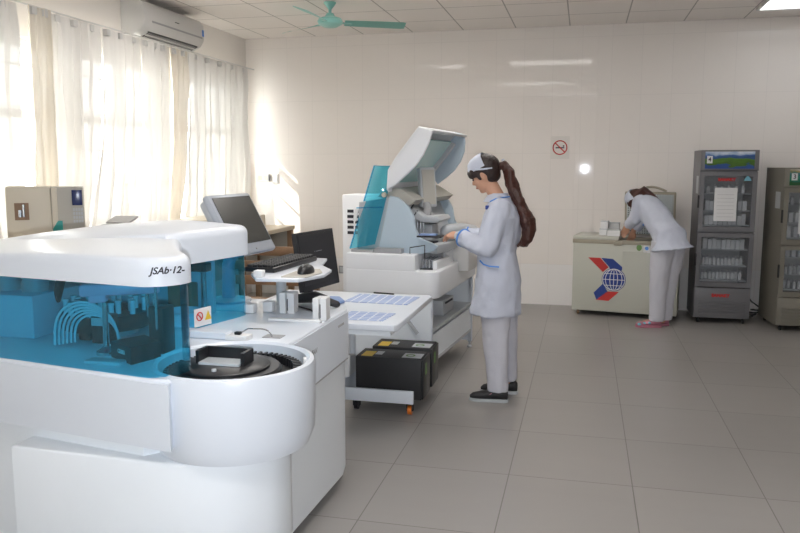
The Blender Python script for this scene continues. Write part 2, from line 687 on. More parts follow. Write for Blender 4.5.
L0 = ceiling_light(2.07, 7.58, 'lit white rectangular panel light in the ceiling near the refrigerators')
for x, y, w_ in ((-0.5, 5.7, 'above the far analyzer'), (-2.3, 5.6, 'beside the window curtains'), (-0.9, 3.0, 'above the white worktable'), (-0.3, 0.6, 'at the near end')):
    q = dup(L0, (x, y, H - 0.03), 0, label='unseen added ceiling panel light ' + w_)
    for ch in q.children:
        if ch.name.startswith('diffuser'):
            ch.data = ch.data.copy()
            ch.data.materials[0] = M['diff_added']

# ceiling fan
fx, fy, fz = -2.26, 6.7, 2.80
t = thing('ceiling_fan', 'turquoise three-blade ceiling fan hanging from the panelled ceiling', 'ceiling fan', (fx, fy, fz - 0.06))
put('motor_housing', lathe(NB(), [(0, -0.055), (0.06, -0.05), (0.105, -0.025), (0.115, 0.0), (0.10, 0.025), (0.05, 0.04), (0.03, 0.07), (0, 0.07)], (fx, fy, fz)), 'fan', t)
bm = cyl(NB(), (fx, fy, fz + 0.05), (fx, fy, H - 0.04), 0.014)
lathe(bm, [(0.016, 0), (0.055, 0.05), (0.055, 0.06), (0, 0.06)], (fx, fy, H - 0.065), 20)
put('downrod', bm, 'fan', t)
yaw0 = R(13.56)
for k in range(3):
    a = R(13 + 120 * k) + yaw0
    ux = Vector((math.cos(a), math.sin(a), 0))
    uy = Vector((-math.sin(a), math.cos(a), 0))
    b = NB()
    n = 14
    top, bot = [], []
    for i in range(n + 1):
        s = i / n
        r = 0.13 + 0.56 * s
        wd = (0.035 + 0.028 * math.sin(min(1, s * 1.2) * PI / 2)) * (1 if s < 0.93 else 0.75)
        c = Vector((fx, fy, fz - 0.012 + 0.0 * s)) + ux * r
        top.append((b.verts.new(c + uy * wd - Vector((0, 0, 0.016))), b.verts.new(c - uy * wd + Vector((0, 0, 0.020)))))
    for i in range(n):
        b.faces.new((top[i][0], top[i + 1][0], top[i + 1][1], top[i][1]))
    bmesh.ops.solidify(b, geom=b.faces[:], thickness=0.004)
    bl = put('blade', b, 'fan', t)
    b = NB()
    obox(b, Vector((fx, fy, fz - 0.012)) + ux * 0.13, ux, uy, (0, 0, 1), 0.13, 0.035, 0.008, 0.002)
    put('blade_bracket', b, 'fan', bl)

# air conditioner
ay0, ay1 = 5.93, 6.97
t = thing('air_conditioner', 'white split air conditioner mounted high on the window wall', 'air conditioner', (XL + 0.11, 6.45, 2.63))
prof = [(XL, 2.63), (XL + 0.10, 2.62), (XL + 0.19, 2.665), (XL + 0.225, 2.72), (XL + 0.225, 2.86), (XL + 0.19, 2.905), (XL, 2.915)]
put('casing', prism(NB(), prof, ay0, ay1, 'y', 0.008), 'white_warm', t)
bm = NB()
obox(bm, (XL + 0.155, (ay0 + ay1) / 2 + 0.02, 2.644), (0.9, 0, 0.43), (0, 1, 0), (-0.43, 0, 0.9), 0.075, 0.86, 0.012)
v = put('air_outlet', bm, 'blackmatt', t)
bm = NB()
for k in range(24):
    y = ay0 + 0.10 + k * 0.036
    obox(bm, (XL + 0.157, y, 2.640), (0.9, 0, 0.43), (0, 1, 0), (-0.43, 0, 0.9), 0.07, 0.005, 0.012)
obox(bm, (XL + 0.158, (ay0 + ay1) / 2 + 0.02, 2.639), (0.9, 0, 0.43), (0, 1, 0), (-0.43, 0, 0.9), 0.012, 0.86, 0.012)
put('louver', bm, 'white_warm', v)
put('display_strip', box(NB(), XL + 0.222, XL + 0.229, ay0 + 0.12, ay1 - 0.04, 2.735, 2.75), 'grey', t)
put('sticker', box(NB(), XL + 0.222, XL + 0.229, ay1 - 0.035, ay1 - 0.005, 2.76, 2.82), 'trim', t, label='small blue sticker')
put('logo', box(NB(), XL + 0.222, XL + 0.229, 6.43, 6.50, 2.80, 2.806), 'ink', t)

# curtains ------------------------------------------------------
rodb = cyl(NB(), (-3.74, 3.3, 2.612), (-3.74, 8.33, 2.612), 0.006)
tag(put('curtain_rod', rodb, 'white_warm'), 'long white curtain rod along the top of the window wall', 'curtain rod')


def curtain(yt0, yt1, yb0, yb1, ztop, zbot, folds, amp, matn, label, sweep=0.0, x=-3.74, ph=0.0):
    b = NB()
    nu, nv = folds * 10, 26
    g = []
    for j in range(nv + 1):
        s = j / nv
        e = s ** 2.2
        row = []
        for i in range(nu + 1):
            u = i / nu
            y = (yt0 + (yt1 - yt0) * u) * (1 - e) + (yb0 + (yb1 - yb0) * u) * e + sweep * math.sin(s * PI) * 0.5
            fo = math.sin(u * folds * 2 * PI + ph + 0.5 * math.sin(s * 3 + ph)) + 0.35 * math.sin(u * folds * 4.7 * PI + 2 * ph + s * 2)
            zz = ztop + (zbot - ztop) * s + (0.05 * math.sin(u * 3 + ph) * s)
            row.append(b.verts.new((x + amp * fo * (0.55 + 0.45 * s) + 0.02 * noise.noise(Vector((u * 6, s * 5, ph))), y, zz)))
        g.append(row)
    for j in range(nv):
        for i in range(nu):
            b.faces.new((g[j][i], g[j][i + 1], g[j + 1][i + 1], g[j + 1][i]))
    o = put('curtain', b, matn)
    tag(o, label, 'curtain')
    nr = max(2, folds // 2 + 1)
    for k in range(nr):
        y = yt0 + (yt1 - yt0) * (k + 0.5) / nr
        put('curtain_ring', obox(NB(), (x, y, ztop - 0.03), (1, 0, 0), (0, 1, 0), (0, 0, 1), 0.04, 0.05, 0.05, 0.004), 'white_warm', o)
    return o


curtain(3.4, 4.53, 3.5, 4.46, 2.60, 0.90, 7, 0.03, 'curtain', 'white sheer curtain at the left edge of the photo', ph=0.3)
curtain(4.58, 4.80, 4.50, 4.74, 2.60, 0.90, 3, 0.028, 'curtain_b', 'narrow beige curtain fold right of the leftmost white curtain', ph=1.1, x=-3.70)
curtain(4.83, 5.42, 4.78, 5.10, 2.60, 0.90, 5, 0.03, 'curtain', 'white sheer curtain above the cream blood analyzer, swept leftward at the bottom', ph=2.0)
curtain(5.44, 5.98, 5.14, 5.86, 2.60, 0.90, 4, 0.03, 'curtain', 'white sheer curtain below the left half of the air conditioner', ph=0.9)
curtain(6.00, 6.42, 5.90, 6.28, 2.60, 0.90, 4, 0.03, 'curtain', 'white sheer curtain below the right end of the air conditioner', ph=3.0)
curtain(6.47, 6.78, 6.32, 6.50, 2.60, 0.90, 3, 0.03, 'curtain_b', 'creamier curtain fold swept left beside the bright window gap', ph=0.5, x=-3.74)
curtain(6.80, 8.13, 6.62, 8.10, 2.60, 0.90, 9, 0.03, 'curtain', 'wide white sheer curtain nearest the back corner of the room', ph=1.7)

# desk along the windows ----------------------------------------
t = thing('desk', 'long cream-topped desk with brown legs under the windows', 'desk', (-3.52, 6.0, 0))
put('desktop', box(NB(), -3.66, -3.19, 3.4, 8.12, 0.80, 0.845, 0.006), 'desktop', t)
for x in (-3.65, -3.25):
    for y in (3.45, 5.7, 8.03):
        put('leg', box(NB(), x, x + 0.055, y, y + 0.055, 0, 0.80), 'wood', t, smooth=False)
put('modesty_panel', box(NB(), -3.64, -3.62, 3.5, 8.03, 0.35, 0.80), 'beige', t, smooth=False)
put('end_panel', box(NB(), -3.59, -3.25, 8.045, 8.07, 0.2, 0.80), 'beige', t, smooth=False)

# wooden chairs / benches behind the analyzer (brown slats glimpsed below the keyboard shelf)
t = thing('wooden_bench', 'brown slatted wooden bench glimpsed below the keyboard shelf', 'bench', (-2.45, 5.35, 0))
for k in range(4):
    put('seat_slat', box(NB(), -2.75, -2.02, 5.0 + k * 0.17, 5.14 + k * 0.17, 0.44, 0.465, 0.004), 'wood', t)
for x in (-2.73, -2.09):
    for y in (5.02, 5.58):
        put('leg', box(NB(), x, x + 0.05, y, y + 0.05, 0, 0.44), 'wood', t, smooth=False)
for z in (0.56, 0.68, 0.80):
    put('back_rail', box(NB(), -2.75, -2.02, 5.66, 5.68, z, z + 0.075, 0.004), 'wood', t)
for x in (-2.73, -2.09):
    put('back_post', box(NB(), x, x + 0.05, 5.68, 5.715, 0, 0.90), 'wood', t, smooth=False)

# items on the desk ---------------------------------------------
# cream blood analyzer
t = thing('blood_analyzer', 'cream tabletop blood analyzer with small blue screen in front of curtains', 'laboratory analyzer', (-3.45, 4.05, 0.845))
BA = t
put('sampling_housing', box(NB(), -3.66, -3.28, 4.05, 4.45, 0.845, 1.385, 0.012), 'cream', t)
put('sampling_bay', box(NB(), -3.59, -3.47, 4.04, 4.055, 1.17, 1.28), 'wood', t, smooth=False)
b = NB()
cyl(b, (-3.515, 4.035, 1.19), (-3.515, 4.035, 1.27), 0.012)
cyl(b, (-3.545, 4.03, 1.19), (-3.545, 4.03, 1.235), 0.016)
put('sampling_needle', b, 'steel', t)
bm = box(NB(), -3.28, -3.0, 4.05, 4.45, 0.845, 1.38, 0.01)
put('cabinet', bm, 'beige', t)
put('front_strip', box(NB(), -3.275, -3.225, 4.038, 4.052, 1.0, 1.375, 0.004), 'cream', t)
put('display', box(NB(), -3.10, -3.01, 4.035, 4.052, 1.26, 1.36, 0.003), 'lcd', t, label='small dark blue screen')
for i in range(4):
    for j in range(4):
        put('key_button', box(NB(), -3.095 + i * 0.023, -3.079 + i * 0.023, 4.04, 4.055, 1.145 + j * 0.026, 1.163 + j * 0.026), 'lgrey', t, smooth=False)
put('tube_door', prism(NB(), [(-3.275, 0.98), (-3.19, 0.98), (-3.19, 1.16), (-3.23, 1.16), (-3.275, 1.11)], 4.03, 4.055, 'y'), 'teal', t, smooth=False, label='teal green tube door')
put('printer_slot', box(NB(), -3.08, -3.03, 4.04, 4.055, 1.085, 1.10), 'blackmatt', t, smooth=False)
BA.location = (-3.48, 4.235, 0.845)
BA.rotation_euler = (0, 0, R(34.9))
BA.scale = (0.70, 0.50, 1.0)
# printers and trays
t = thing('label_printer', 'small grey label printer at curtain foot right of the cream analyzer', 'printer', (-3.5, 5.3, 0.845))
put('casing', box(NB(), -3.62, -3.38, 5.15, 5.42, 0.845, 1.07, 0.01), 'lgrey', t)
put('paper_tray', obox(NB(), (-3.5, 5.26, 1.10), (1, 0, 0), (0, 0.95, 0.3), (0, -0.3, 0.95), 0.20, 0.14, 0.012), 'grey', t)
t = thing('printer', 'low white printer on the desk in front of bright curtain gap', 'printer', (-3.5, 6.3, 0.845))
put('casing', box(NB(), -3.60, -3.30, 6.05, 6.75, 0.845, 1.02, 0.015), 'white_warm', t)
put('output_tray', box(NB(), -3.62, -3.28, 6.02, 6.80, 1.02, 1.035, 0.004), 'cream', t)
tag(put('cable_loop', tube(NB(), [(-3.45 + 0.0, 5.85 + 0.09 * math.cos(a), 0.925 + 0.10 * math.sin(a)) for a in [i * PI / 10 for i in range(-3, 14)]], 0.005, 6), 'black'), 'thin black cable loop standing by the low white printer', 'cable')
t = thing('specimen_box', 'cream cardboard box at the bright foot of the corner curtain', 'box', (-3.5, 7.3, 0.845))
put('box_body', box(NB(), -3.62, -3.3, 7.1, 7.55, 0.845, 1.0), 'cream', t, smooth=False)
put('box_flap', obox(NB(), (-3.46, 7.06, 1.02), (1, 0, 0), (0, 0.9, 0.42), (0, -0.42, 0.9), 0.30, 0.2, 0.005), 'cream', t, smooth=False)

# wall things in the corner
b = box(NB(), -3.76, -3.60, 8.385, 8.40, 1.33, 1.42, 0.004)
t = tag(put('power_socket', b, 'white_warm'), 'white double power socket on back wall near the window corner', 'socket')
for k in range(2):
    put('socket_insert', box(NB(), -3.74 + k * 0.07, -3.69 + k * 0.07, 8.378, 8.386, 1.35, 1.40, 0.003), 'cream', t)
put('plug', box(NB(), -3.615, -3.595, 8.35, 8.386, 1.34, 1.42, 0.004), 'grey', t)
t = tag(put('switch_plate', box(NB(), -3.57, -3.49, 8.388, 8.40, 1.31, 1.42, 0.003), 'white_warm'), 'plain white switch plate right of the double socket in the corner', 'switch')
put('switch_rocker', box(NB(), -3.555, -3.505, 8.382, 8.389, 1.33, 1.40, 0.003), 'paper', t)
t = thing('wall_stick', 'thin cream rod with a red tip upright in the corner', 'rod', (-3.83, 8.33, 0.845))
put('shaft', cyl(NB(), (-3.83, 8.33, 0.845), (-3.83, 8.33, 1.46), 0.014), 'cream', t)
put('tip', cyl(NB(), (-3.83, 8.33, 1.46), (-3.83, 8.33, 1.50), 0.016), 'red', t)
t = tag(put('wall_outlet', box(NB(), -2.76, -2.66, 8.388, 8.40, 0.27, 0.36, 0.003), 'grey'), 'grey square outlet plate low on the wall behind the black monitor', 'socket')
put('socket_insert', box(NB(), -2.745, -2.675, 8.382, 8.389, 0.285, 0.345, 0.003), 'lgrey', t)

# no smoking sign
t = thing('no_smoking_sign', 'round red no smoking sign on the tiled back wall', 'sign', (-0.265, 8.395, 1.63))
cz, cx = 1.71, -0.265
put('backing', box(NB(), cx - 0.10, cx + 0.10, 8.394, 8.399, cz - 0.12, cz + 0.12), mat('sign_film', (0.80, 0.76, 0.71), 0.5), t, smooth=False)
b = NB()
tube(b, [(cx + 0.072 * math.cos(a), 8.390, cz + 0.072 * math.sin(a)) for a in [2 * PI * i / 40 for i in range(41)]], 0.006, 6, cap=False)
obox(b, (cx, 8.390, cz), (0.72, 0, -0.69), (0, 1, 0), (0.69, 0, 0.72), 0.14, 0.006, 0.012)
put('prohibition_ring', b, 'redlogo', t)
b = NB()
box(b, cx - 0.045, cx + 0.045, 8.391, 8.394, cz - 0.008, cz + 0.004)
box(b, cx + 0.03, cx + 0.045, 8.391, 8.394, cz + 0.010, cz + 0.024)
put('cigarette', b, 'ink', t, smooth=False)

# ---------------------------------------------------------------- big chemistry analyzer in the foreground
DZ = 0.85
A = thing('chemistry_analyzer', 'large white chemistry analyzer with blue transparent covers in the foreground', 'laboratory analyzer', (-1.7, 2.8, 0))
DC = Vector((-1.17, 2.375, 0))   # reaction disc centre
FRONT = [(-3.0, 2.36), (-1.97, 2.19), (-1.6, 2.13), (-1.30, 2.08)]


def inset(pts, dx=0.0, dy=0.0):
    return [(x + dx, y + dy) for x, y in pts]


def rounded_corner(c, r, a0, a1, n=8):
    return [(c[0] + r * math.cos(R(a0 + (a1 - a0) * i / n)), c[1] + r * math.sin(R(a0 + (a1 - a0) * i / n))) for i in range(n + 1)]


# base cabinet below the deck
drum = [(DC.x + 0.268 * math.cos(R(q)), DC.y + 0.268 * math.sin(R(q))) for q in (250, 235, 220, 205, 190, 175, 160, 145, 130, 115, 100, 85, 68)]
base = FRONT + [(-1.245, 2.072)] + drum + [(-1.065, 2.64), (-1.065, 3.30)] + rounded_corner((-1.165, 3.36), 0.10, 0, 75) + [(-1.4, 3.54), (-3.0, 3.58)]
b = prism(NB(), base, 0.62, DZ - 0.012, 'z')
put('upper_body', b, 'white', A)
put('drum_base', prism(NB(), [(-1.9, 2.14), (-1.25, 2.12), (-1.10, 2.17), (-1.0, 2.28), (-0.98, 2.40), (-1.02, 2.52), (-1.10, 2.62), (-1.9, 2.62)], 0.06, 0.56, 'z', 0.01), 'panel_grey', A)
low = [(-3.0, 2.42), (-1.40, 2.16), (-1.10, 2.5), (-1.075, 3.30), (-1.10, 3.42), (-1.4, 3.52), (-3.0, 3.56)]
b = prism(NB(), low, 0.06, 0.615, 'z')
put('lower_cabinet', b, 'panel_grey', A)
for x, y in ((-1.5, 2.4), (-1.2, 3.3), (-2.85, 2.6), (-2.85, 3.4)):
    put('leveling_foot', cyl(NB(), (x, y, 0), (x, y, 0.065), 0.03), 'blackmatt', A)
# deck top plate (rounded edge), with the well cut by the disc housing standing proud
deck = [(-3.0, 2.365), (-1.97, 2.195), (-1.6, 2.135), (-1.30, 2.085), (-1.25, 2.10)] + drum[1:] + [(-1.07, 2.65), (-1.07, 3.30)] + rounded_corner((-1.17, 3.36), 0.10, 0, 75) + [(-1.4, 3.53), (-3.0, 3.57)]
put('deck', prism(NB(), deck, DZ - 0.03, DZ, 'z', 0.010), 'white', A)
put('side_seam', box(NB(), -1.0655, -1.0630, 2.5, 3.36, 0.612, 0.618), 'grey', A, smooth=False)
# drum shaped housing of the reaction disc
prof = [(0.0, -0.30), (0.22, -0.30), (0.262, -0.285), (0.280, -0.24), (0.284, -0.02), (0.279, 0.0), (0.266, 0.004), (0.254, -0.005), (0.250, -0.085), (0.0, -0.085)]
put('disc_housing', lathe(NB(), prof, (DC.x, DC.y, DZ), 72), 'white', A)
rt = put('reaction_rotor', lathe(NB(), [(0, -0.083), (0.243, -0.083), (0.243, -0.062), (0.230, -0.058), (0, -0.058)], (DC.x, DC.y, DZ), 64), 'blackmatt', A)
b = lathe(NB(), [(0.0, -0.057), (0.195, -0.057), (0.195, -0.030), (0.188, -0.022), (0.155, -0.022), (0.155, -0.014), (0.148, -0.010), (0, -0.010)], (DC.x - 0.025, DC.y - 0.015, DZ), 64)
put('rotor_lid', b, 'black', A)
b = NB()
c0 = Vector((DC.x - 0.02, DC.y + 0.0, DZ - 0.010))
box(b, c0.x - 0.10, c0.x + 0.08, c0.y + 0.025, c0.y + 0.035, c0.z, c0.z + 0.045)
box(b, c0.x - 0.10, c0.x + 0.08, c0.y - 0.035, c0.y + 0.035, c0.z + 0.040, c0.z + 0.048) if False else None
box(b, c0.x - 0.10, c0.x - 0.088, c0.y - 0.045, c0.y + 0.035, c0.z, c0.z + 0.045)
box(b, c0.x + 0.068, c0.x + 0.08, c0.y - 0.045, c0.y + 0.035, c0.z, c0.z + 0.045)
hd = put('lid_handle', b, 'black', A, smooth=False)
put('handle_plate', box(NB(), c0.x - 0.085, c0.x + 0.066, c0.y - 0.055, c0.y + 0.02, c0.z, c0.z + 0.008), 'lgrey', hd, smooth=False)
put('lid_knob', cyl(NB(), (c0.x + 0.01, c0.y - 0.125, c0.z - 0.005), (c0.x + 0.01, c0.y - 0.125, c0.z + 0.008), 0.008), 'lgrey', A)
# cuvettes round the rotor
b = NB()
obox(b, (0, 0, 0), (1, 0, 0), (0, 1, 0), (0, 0, 1), 0.030, 0.009, 0.030)
proto = put('cuvette', b, 'black', A, local=True, smooth=False)
segs = 64
for k in range(segs):
    a = 2 * PI * k / segs
    o = proto if k == 0 else proto.copy()
    if k:
        C.objects.link(o)
    o.location = (DC.x + 1.7 + 0.222 * math.cos(a), DC.y - 2.8 + 0.222 * math.sin(a), DZ - 0.043)
    o.rotation_euler = (0, 0, a)
b = NB()
obox(b, (0, 0, 0), (1, 0, 0), (0, 1, 0), (0, 0, 1), 0.028, 0.012, 0.020)
proto = put('cuvette_spacer', b, 'white', A, local=True, smooth=False)
for k, kk in enumerate([q for q in range(segs) if 34 < q < 62]):
    a = 2 * PI * (kk + 0.5) / segs
    o = proto if k == 0 else proto.copy()
    if k:
        C.objects.link(o)
    o.location = (DC.x + 1.7 + 0.226 * math.cos(a), DC.y - 2.8 + 0.226 * math.sin(a), DZ - 0.041)
    o.rotation_euler = (0, 0, a)
put('housing_clip', obox(NB(), (DC.x + 0.228, DC.y + 0.097, DZ - 0.035), (math.cos(R(23)), math.sin(R(23)), 0), (-math.sin(R(23)), math.cos(R(23)), 0), (0, 0, 1), 0.012, 0.035, 0.060, 0.003), 'paper', A)

# hoods
hz0, hz1 = 1.145, 1.235
fh = [(-3.0, 2.37), (-1.97, 2.19), (-1.6, 2.125), (-1.36, 2.085)] + rounded_corner((-1.345, 2.195), 0.115, -80, 10, 9) + [(-1.33, 2.34), (-1.44, 2.52), (-1.56, 2.74), (-2.1, 2.95), (-3.0, 3.0)]


def hood(name, outline, z0, z1, crown, bev, cen):
    """closed cover with a soft rim and a gently domed top"""
    t = bmesh.new()
    n = len(outline)
    cx, cy = cen
    steps = [(0.0, z0, 0.0), (0.0, z0, 0.0)]
    levels = []
    rimr = bev
    levels.append((0, z0))
    levels.append((0, z1 - rimr))
    for k in range(1, 6):
        a = k / 5 * PI / 2
        levels.append((rimr * (1 - math.cos(a)), z1 - rimr + rimr * math.sin(a)))
    rings = []
    for off, z in levels:
        ring = []
        for (x, y) in outline:
            d = Vector((cx - x, cy - y, 0))
            L = d.length
            p = Vector((x, y, z)) + d / L * off
            ring.append(t.verts.new(p))
        rings.append(ring)
    for k in range(1, 9):
        s = k / 8
        ring = []
        for (x, y) in outline:
            d = Vector((cx - x, cy - y, 0))
            L = d.length
            p = Vector((x, y, 0)) + d / L * (rimr + (L - rimr) * s * 0.999)
            p.z = z1 + crown * (1 - (1 - s) ** 2)
            ring.append(t.verts.new(p))
        rings.append(ring)
    for a_, b_ in zip(rings, rings[1:]):
        for i in range(n):
            j = (i + 1) % n
            t.faces.new((a_[i], a_[j], b_[j], b_[i]))
    t.faces.new(rings[-1])
    t.faces.new(list(reversed(rings[0])))
    bmesh.ops.recalc_face_normals(t, faces=t.faces[:])
    return t


def sag(t, x0, k):
    for v in t.verts:
        if v.co.x < x0 and v.co.z > 1.16:
            v.co.z -= (x0 - v.co.x) * k * min(1, (v.co.z - 1.16) / 0.04)
    return t


put('front_hood', sag(hood('fh', fh, hz0, hz1, 0.008, 0.035, (-1.95, 2.5)), -1.7, 0.055), 'white', A)
rh = [(-2.75, 2.80), (-2.2, 2.70), (-1.58, 2.66), (-1.545, 2.72), (-1.47, 3.05)] + rounded_corner((-1.545, 3.11), 0.09, 5, 85, 6) + [(-1.9, 3.22), (-2.35, 3.20), (-2.75, 3.0)]
put('rear_hood', sag(hood('rh', rh, 1.125, 1.255, 0.035, 0.035, (-2.0, 2.95)), -1.75, 0.10), 'white', A)


def wall_strip(bm, pts, z0, z1, th=0.004):
    t = bmesh.new()
    lo = [t.verts.new((x, y, z0)) for x, y in pts]
    hi = [t.verts.new((x, y, z1)) for x, y in pts]
    for i in range(len(pts) - 1):
        t.faces.new((lo[i], lo[i + 1], hi[i + 1], hi[i]))
    merge(bm, t)
    return bm


fg = [(-2.98, 2.38), (-1.97, 2.205), (-1.6, 2.14), (-1.36, 2.10)] + rounded_corner((-1.35, 2.20), 0.105, -80, 10, 9) + [(-1.345, 2.34), (-1.45, 2.52), (-1.57, 2.73)]
put('front_cover', wall_strip(NB(), fg, DZ, hz0 + 0.004), 'blueglass', A, label='blue transparent front cover')
rg = [(-1.575, 2.74), (-1.555, 2.76), (-1.48, 3.05)] + rounded_corner((-1.55, 3.105), 0.08, 5, 85, 6) + [(-1.9, 3.17)]
put('rear_cover', wall_strip(NB(), rg, DZ, 1.13), 'blueglass', A, label='blue transparent rear cover')
put('rear_panel', box(NB(), -2.98, -1.62, 3.10, 3.13, DZ, 1.13), 'bluegrey', A, smooth=False)
put('left_panel', box(NB(), -2.98, -2.95, 2.45, 3.10, DZ, 1.14), 'bluegrey', A, smooth=False)
# writing on the hood
d = Vector((0.24, -0.04, 0)).normalized()
put('model_lettering', text_bm('JSAb·12-', 0.030, 0.0006, frame_m((-1.257, 2.112, 1.195), (0.80, 0.60, 0.0), (0, 0, 1)), 0.0008, 0.3), 'ink', A, smooth=False)
# interior: reagent box, rotor, arched tubes, probes
put('reagent_compartment', box(NB(), -2.75, -2.06, 2.48, 2.85, DZ, 1.02, 0.006), 'bluegrey', A)
b = NB()
for k in range(3):
    lathe(b, [(0, 0), (0.05, 0), (0.055, 0.03), (0.04, 0.06), (0, 0.065)], (-2.40 + k * 0.13, 2.60, 1.02), 18)
put('reagent_bottle', b, 'grey', A)
b = NB()
tube(b, [(-2.00, 2.60, 1.12), (-2.07, 2.63, 0.98), (-2.09, 2.64, 0.96)], [0.018, 0.018, 0.010], 10)
ellipsoid(b, (-2.10, 2.64, 0.945), (0.035, 0.03, 0.045))
put('mixer_arm', b, 'black', A)
rc = Vector((-1.86, 2.66, DZ))
b = lathe(NB(), [(0, 0.03), (0.17, 0.03), (0.18, 0.045), (0.18, 0.075), (0.17, 0.09), (0.08, 0.095), (0.08, 0.11), (0, 0.11)], rc, 40)
put('sample_rotor', b, 'black', A)
b = NB()
lathe(b, [(0, 0.0), (0.12, 0.0), (0.12, 0.03), (0, 0.03)], rc, 30)
put('rotor_base', b, 'grey', A)
b = lathe(NB(), [(0, 0), (0.011, 0), (0.011, 0.05), (0.013, 0.05), (0.013, 0.06), (0, 0.06)], (0, 0, 0), 10)
proto = put('sample_tube', b, 'tube', A, local=True)
for k in range(22):
    a = 2 * PI * k / 22
    o = proto if k == 0 else proto.copy()
    if k:
        C.objects.link(o)
    rr_ = 0.15 if k % 2 else 0.11
    o.location = (rc.x + 1.7 + rr_ * math.cos(a), rc.y - 2.8 + rr_ * math.sin(a), DZ + 0.085)
for k in range(6):
    b = NB()
    pts = []
    for i in range(17):
        a = PI * i / 16
        pts.append((-1.755 - 0.115 * (1 - 0.07 * k) * math.cos(a), 2.38 + 0.012 * k - 0.02 * math.sin(a) + 0.06 * i / 16, DZ + 0.01 + (0.165 - 0.012 * k) * math.sin(a) ** 0.7))
    pts = [(x - 0.02, y, z) for x, y, z in pts]
    tube(b, pts, 0.005, 6)
    put('tubing', b, 'tube', A)
put('wash_station', box(NB(), -1.80, -1.72, 2.47, 2.53, DZ, DZ + 0.11, 0.005), 'black', A)
put('station_label', box(NB(), -1.795, -1.74, 2.466, 2.471, DZ + 0.07, DZ + 0.10), 'lgrey', A, smooth=False)
put('mixer_block', box(NB(), -1.88, -1.83, 2.50, 2.56, DZ, DZ + 0.10, 0.008), 'black', A)
# probe arm
ar = put('probe_arm', obox(NB(), (-1.60, 2.37, 1.085), (0.85, 0.53, 0.0), (-0.53, 0.85, 0), (0, 0, 1), 0.27, 0.06, 0.045, 0.012), 'lilac', A, label='lilac probe arm')
put('probe_arm_cap', obox(NB(), (-1.66, 2.33, 1.055), (0.85, 0.53, 0.0), (-0.36, 0.93, 0), (0, 0, 1), 0.06, 0.055, 0.03, 0.008), 'lilac', ar)
put('probe_post', lathe(NB(), [(0, 0), (0.035, 0), (0.035, 0.012), (0.02, 0.02), (0.011, 0.03), (0.009, 0.20), (0, 0.20)], (-1.645, 2.34, DZ), 20), 'steel', A)
for k, (x, y) in enumerate(((-1.44, 2.34), (-1.46, 2.37), (-1.52, 2.46), (-1.60, 2.54))):
    put('probe_needle', cyl(NB(), (x, y, DZ + 0.10), (x, y, 1.10), 0.004 if k < 2 else 0.007, n=8), 'steel', A)
put('mixing_unit', prism(NB(), [(-1.60, 2.30), (-1.47, 2.22), (-1.43, 2.34), (-1.54, 2.42)], DZ, DZ + 0.06, 'z', 0.004), 'black', A)
put('unit_label', text_bm('CE083', 0.02, 0.0004, frame_m((-1.53, 2.255, DZ + 0.035), (0.85, -0.52, 0), (0, 0, 1)), 0.0003), 'paper', A, smooth=False)
put('dispenser_column', box(NB(), -1.50, -1.44, 2.38, 2.46, DZ, DZ + 0.17, 0.006), 'black', A)
put('drip_tray', box(NB(), -1.64, -1.50, 2.20, 2.25, DZ, DZ + 0.012, 0.003), 'lgrey', A)
# rear bay content
put('rear_turntable', lathe(NB(), [(0, 0), (0.10, 0), (0.10, 0.05), (0.09, 0.055), (0.09, 0.02), (0, 0.02)], (-1.66, 2.90, DZ), 36), 'white', A)
put('rear_probe', cyl(NB(), (-1.62, 3.02, DZ), (-1.62, 3.02, 1.1), 0.012), 'steel', A)
put('rear_arm', obox(NB(), (-1.66, 3.0, 1.08), (1, 0, 0), (0, 1, 0), (0, 0, 1), 0.16, 0.05, 0.04, 0.008), 'black', A)
put('rear_block', box(NB(), -1.80, -1.68, 3.02, 3.08, DZ, 1.0, 0.005), 'wood', A)
# warning label on the rear cover
b = NB()
nd = Vector((0.25, 0.97, 0)).normalized()
put('warning_label', obox(b, (-1.530, 2.835, DZ + 0.045), nd, (nd.y, -nd.x, 0), (0, 0, 1), 0.10, 0.002, 0.075), 'paper', A, smooth=False)
c = Vector((-1.526, 2.835, DZ + 0.045)) + Vector((nd.y, -nd.x, 0)) * 0.001
b = NB()
tube(b, [c - nd * 0.024 + nd * 0.017 * math.cos(a) + Vector((0, 0, 0.017 * math.sin(a) + 0.005)) for a in [2 * PI * i / 20 for i in range(21)]], 0.0025, 5, cap=False)
obox(b, c - nd * 0.024 + Vector((0, 0, 0.005)), (nd * 0.7 + Vector((0, 0, -0.7))).normalized(), (nd.y, -nd.x, 0), (nd * 0.7 + Vector((0, 0, 0.7))).normalized(), 0.034, 0.003, 0.004)
put('prohibition_mark', b, 'redlogo', A, smooth=False)
b = bmesh.new()
vs = [b.verts.new(c + nd * q + Vector((nd.y, -nd.x, 0)) * 0.002 + Vector((0, 0, z))) for q, z in ((0.004, -0.015), (0.044, -0.015), (0.024, 0.025))]
b.faces.new(vs)
put('warning_triangle', b, 'yellow', A, smooth=False)
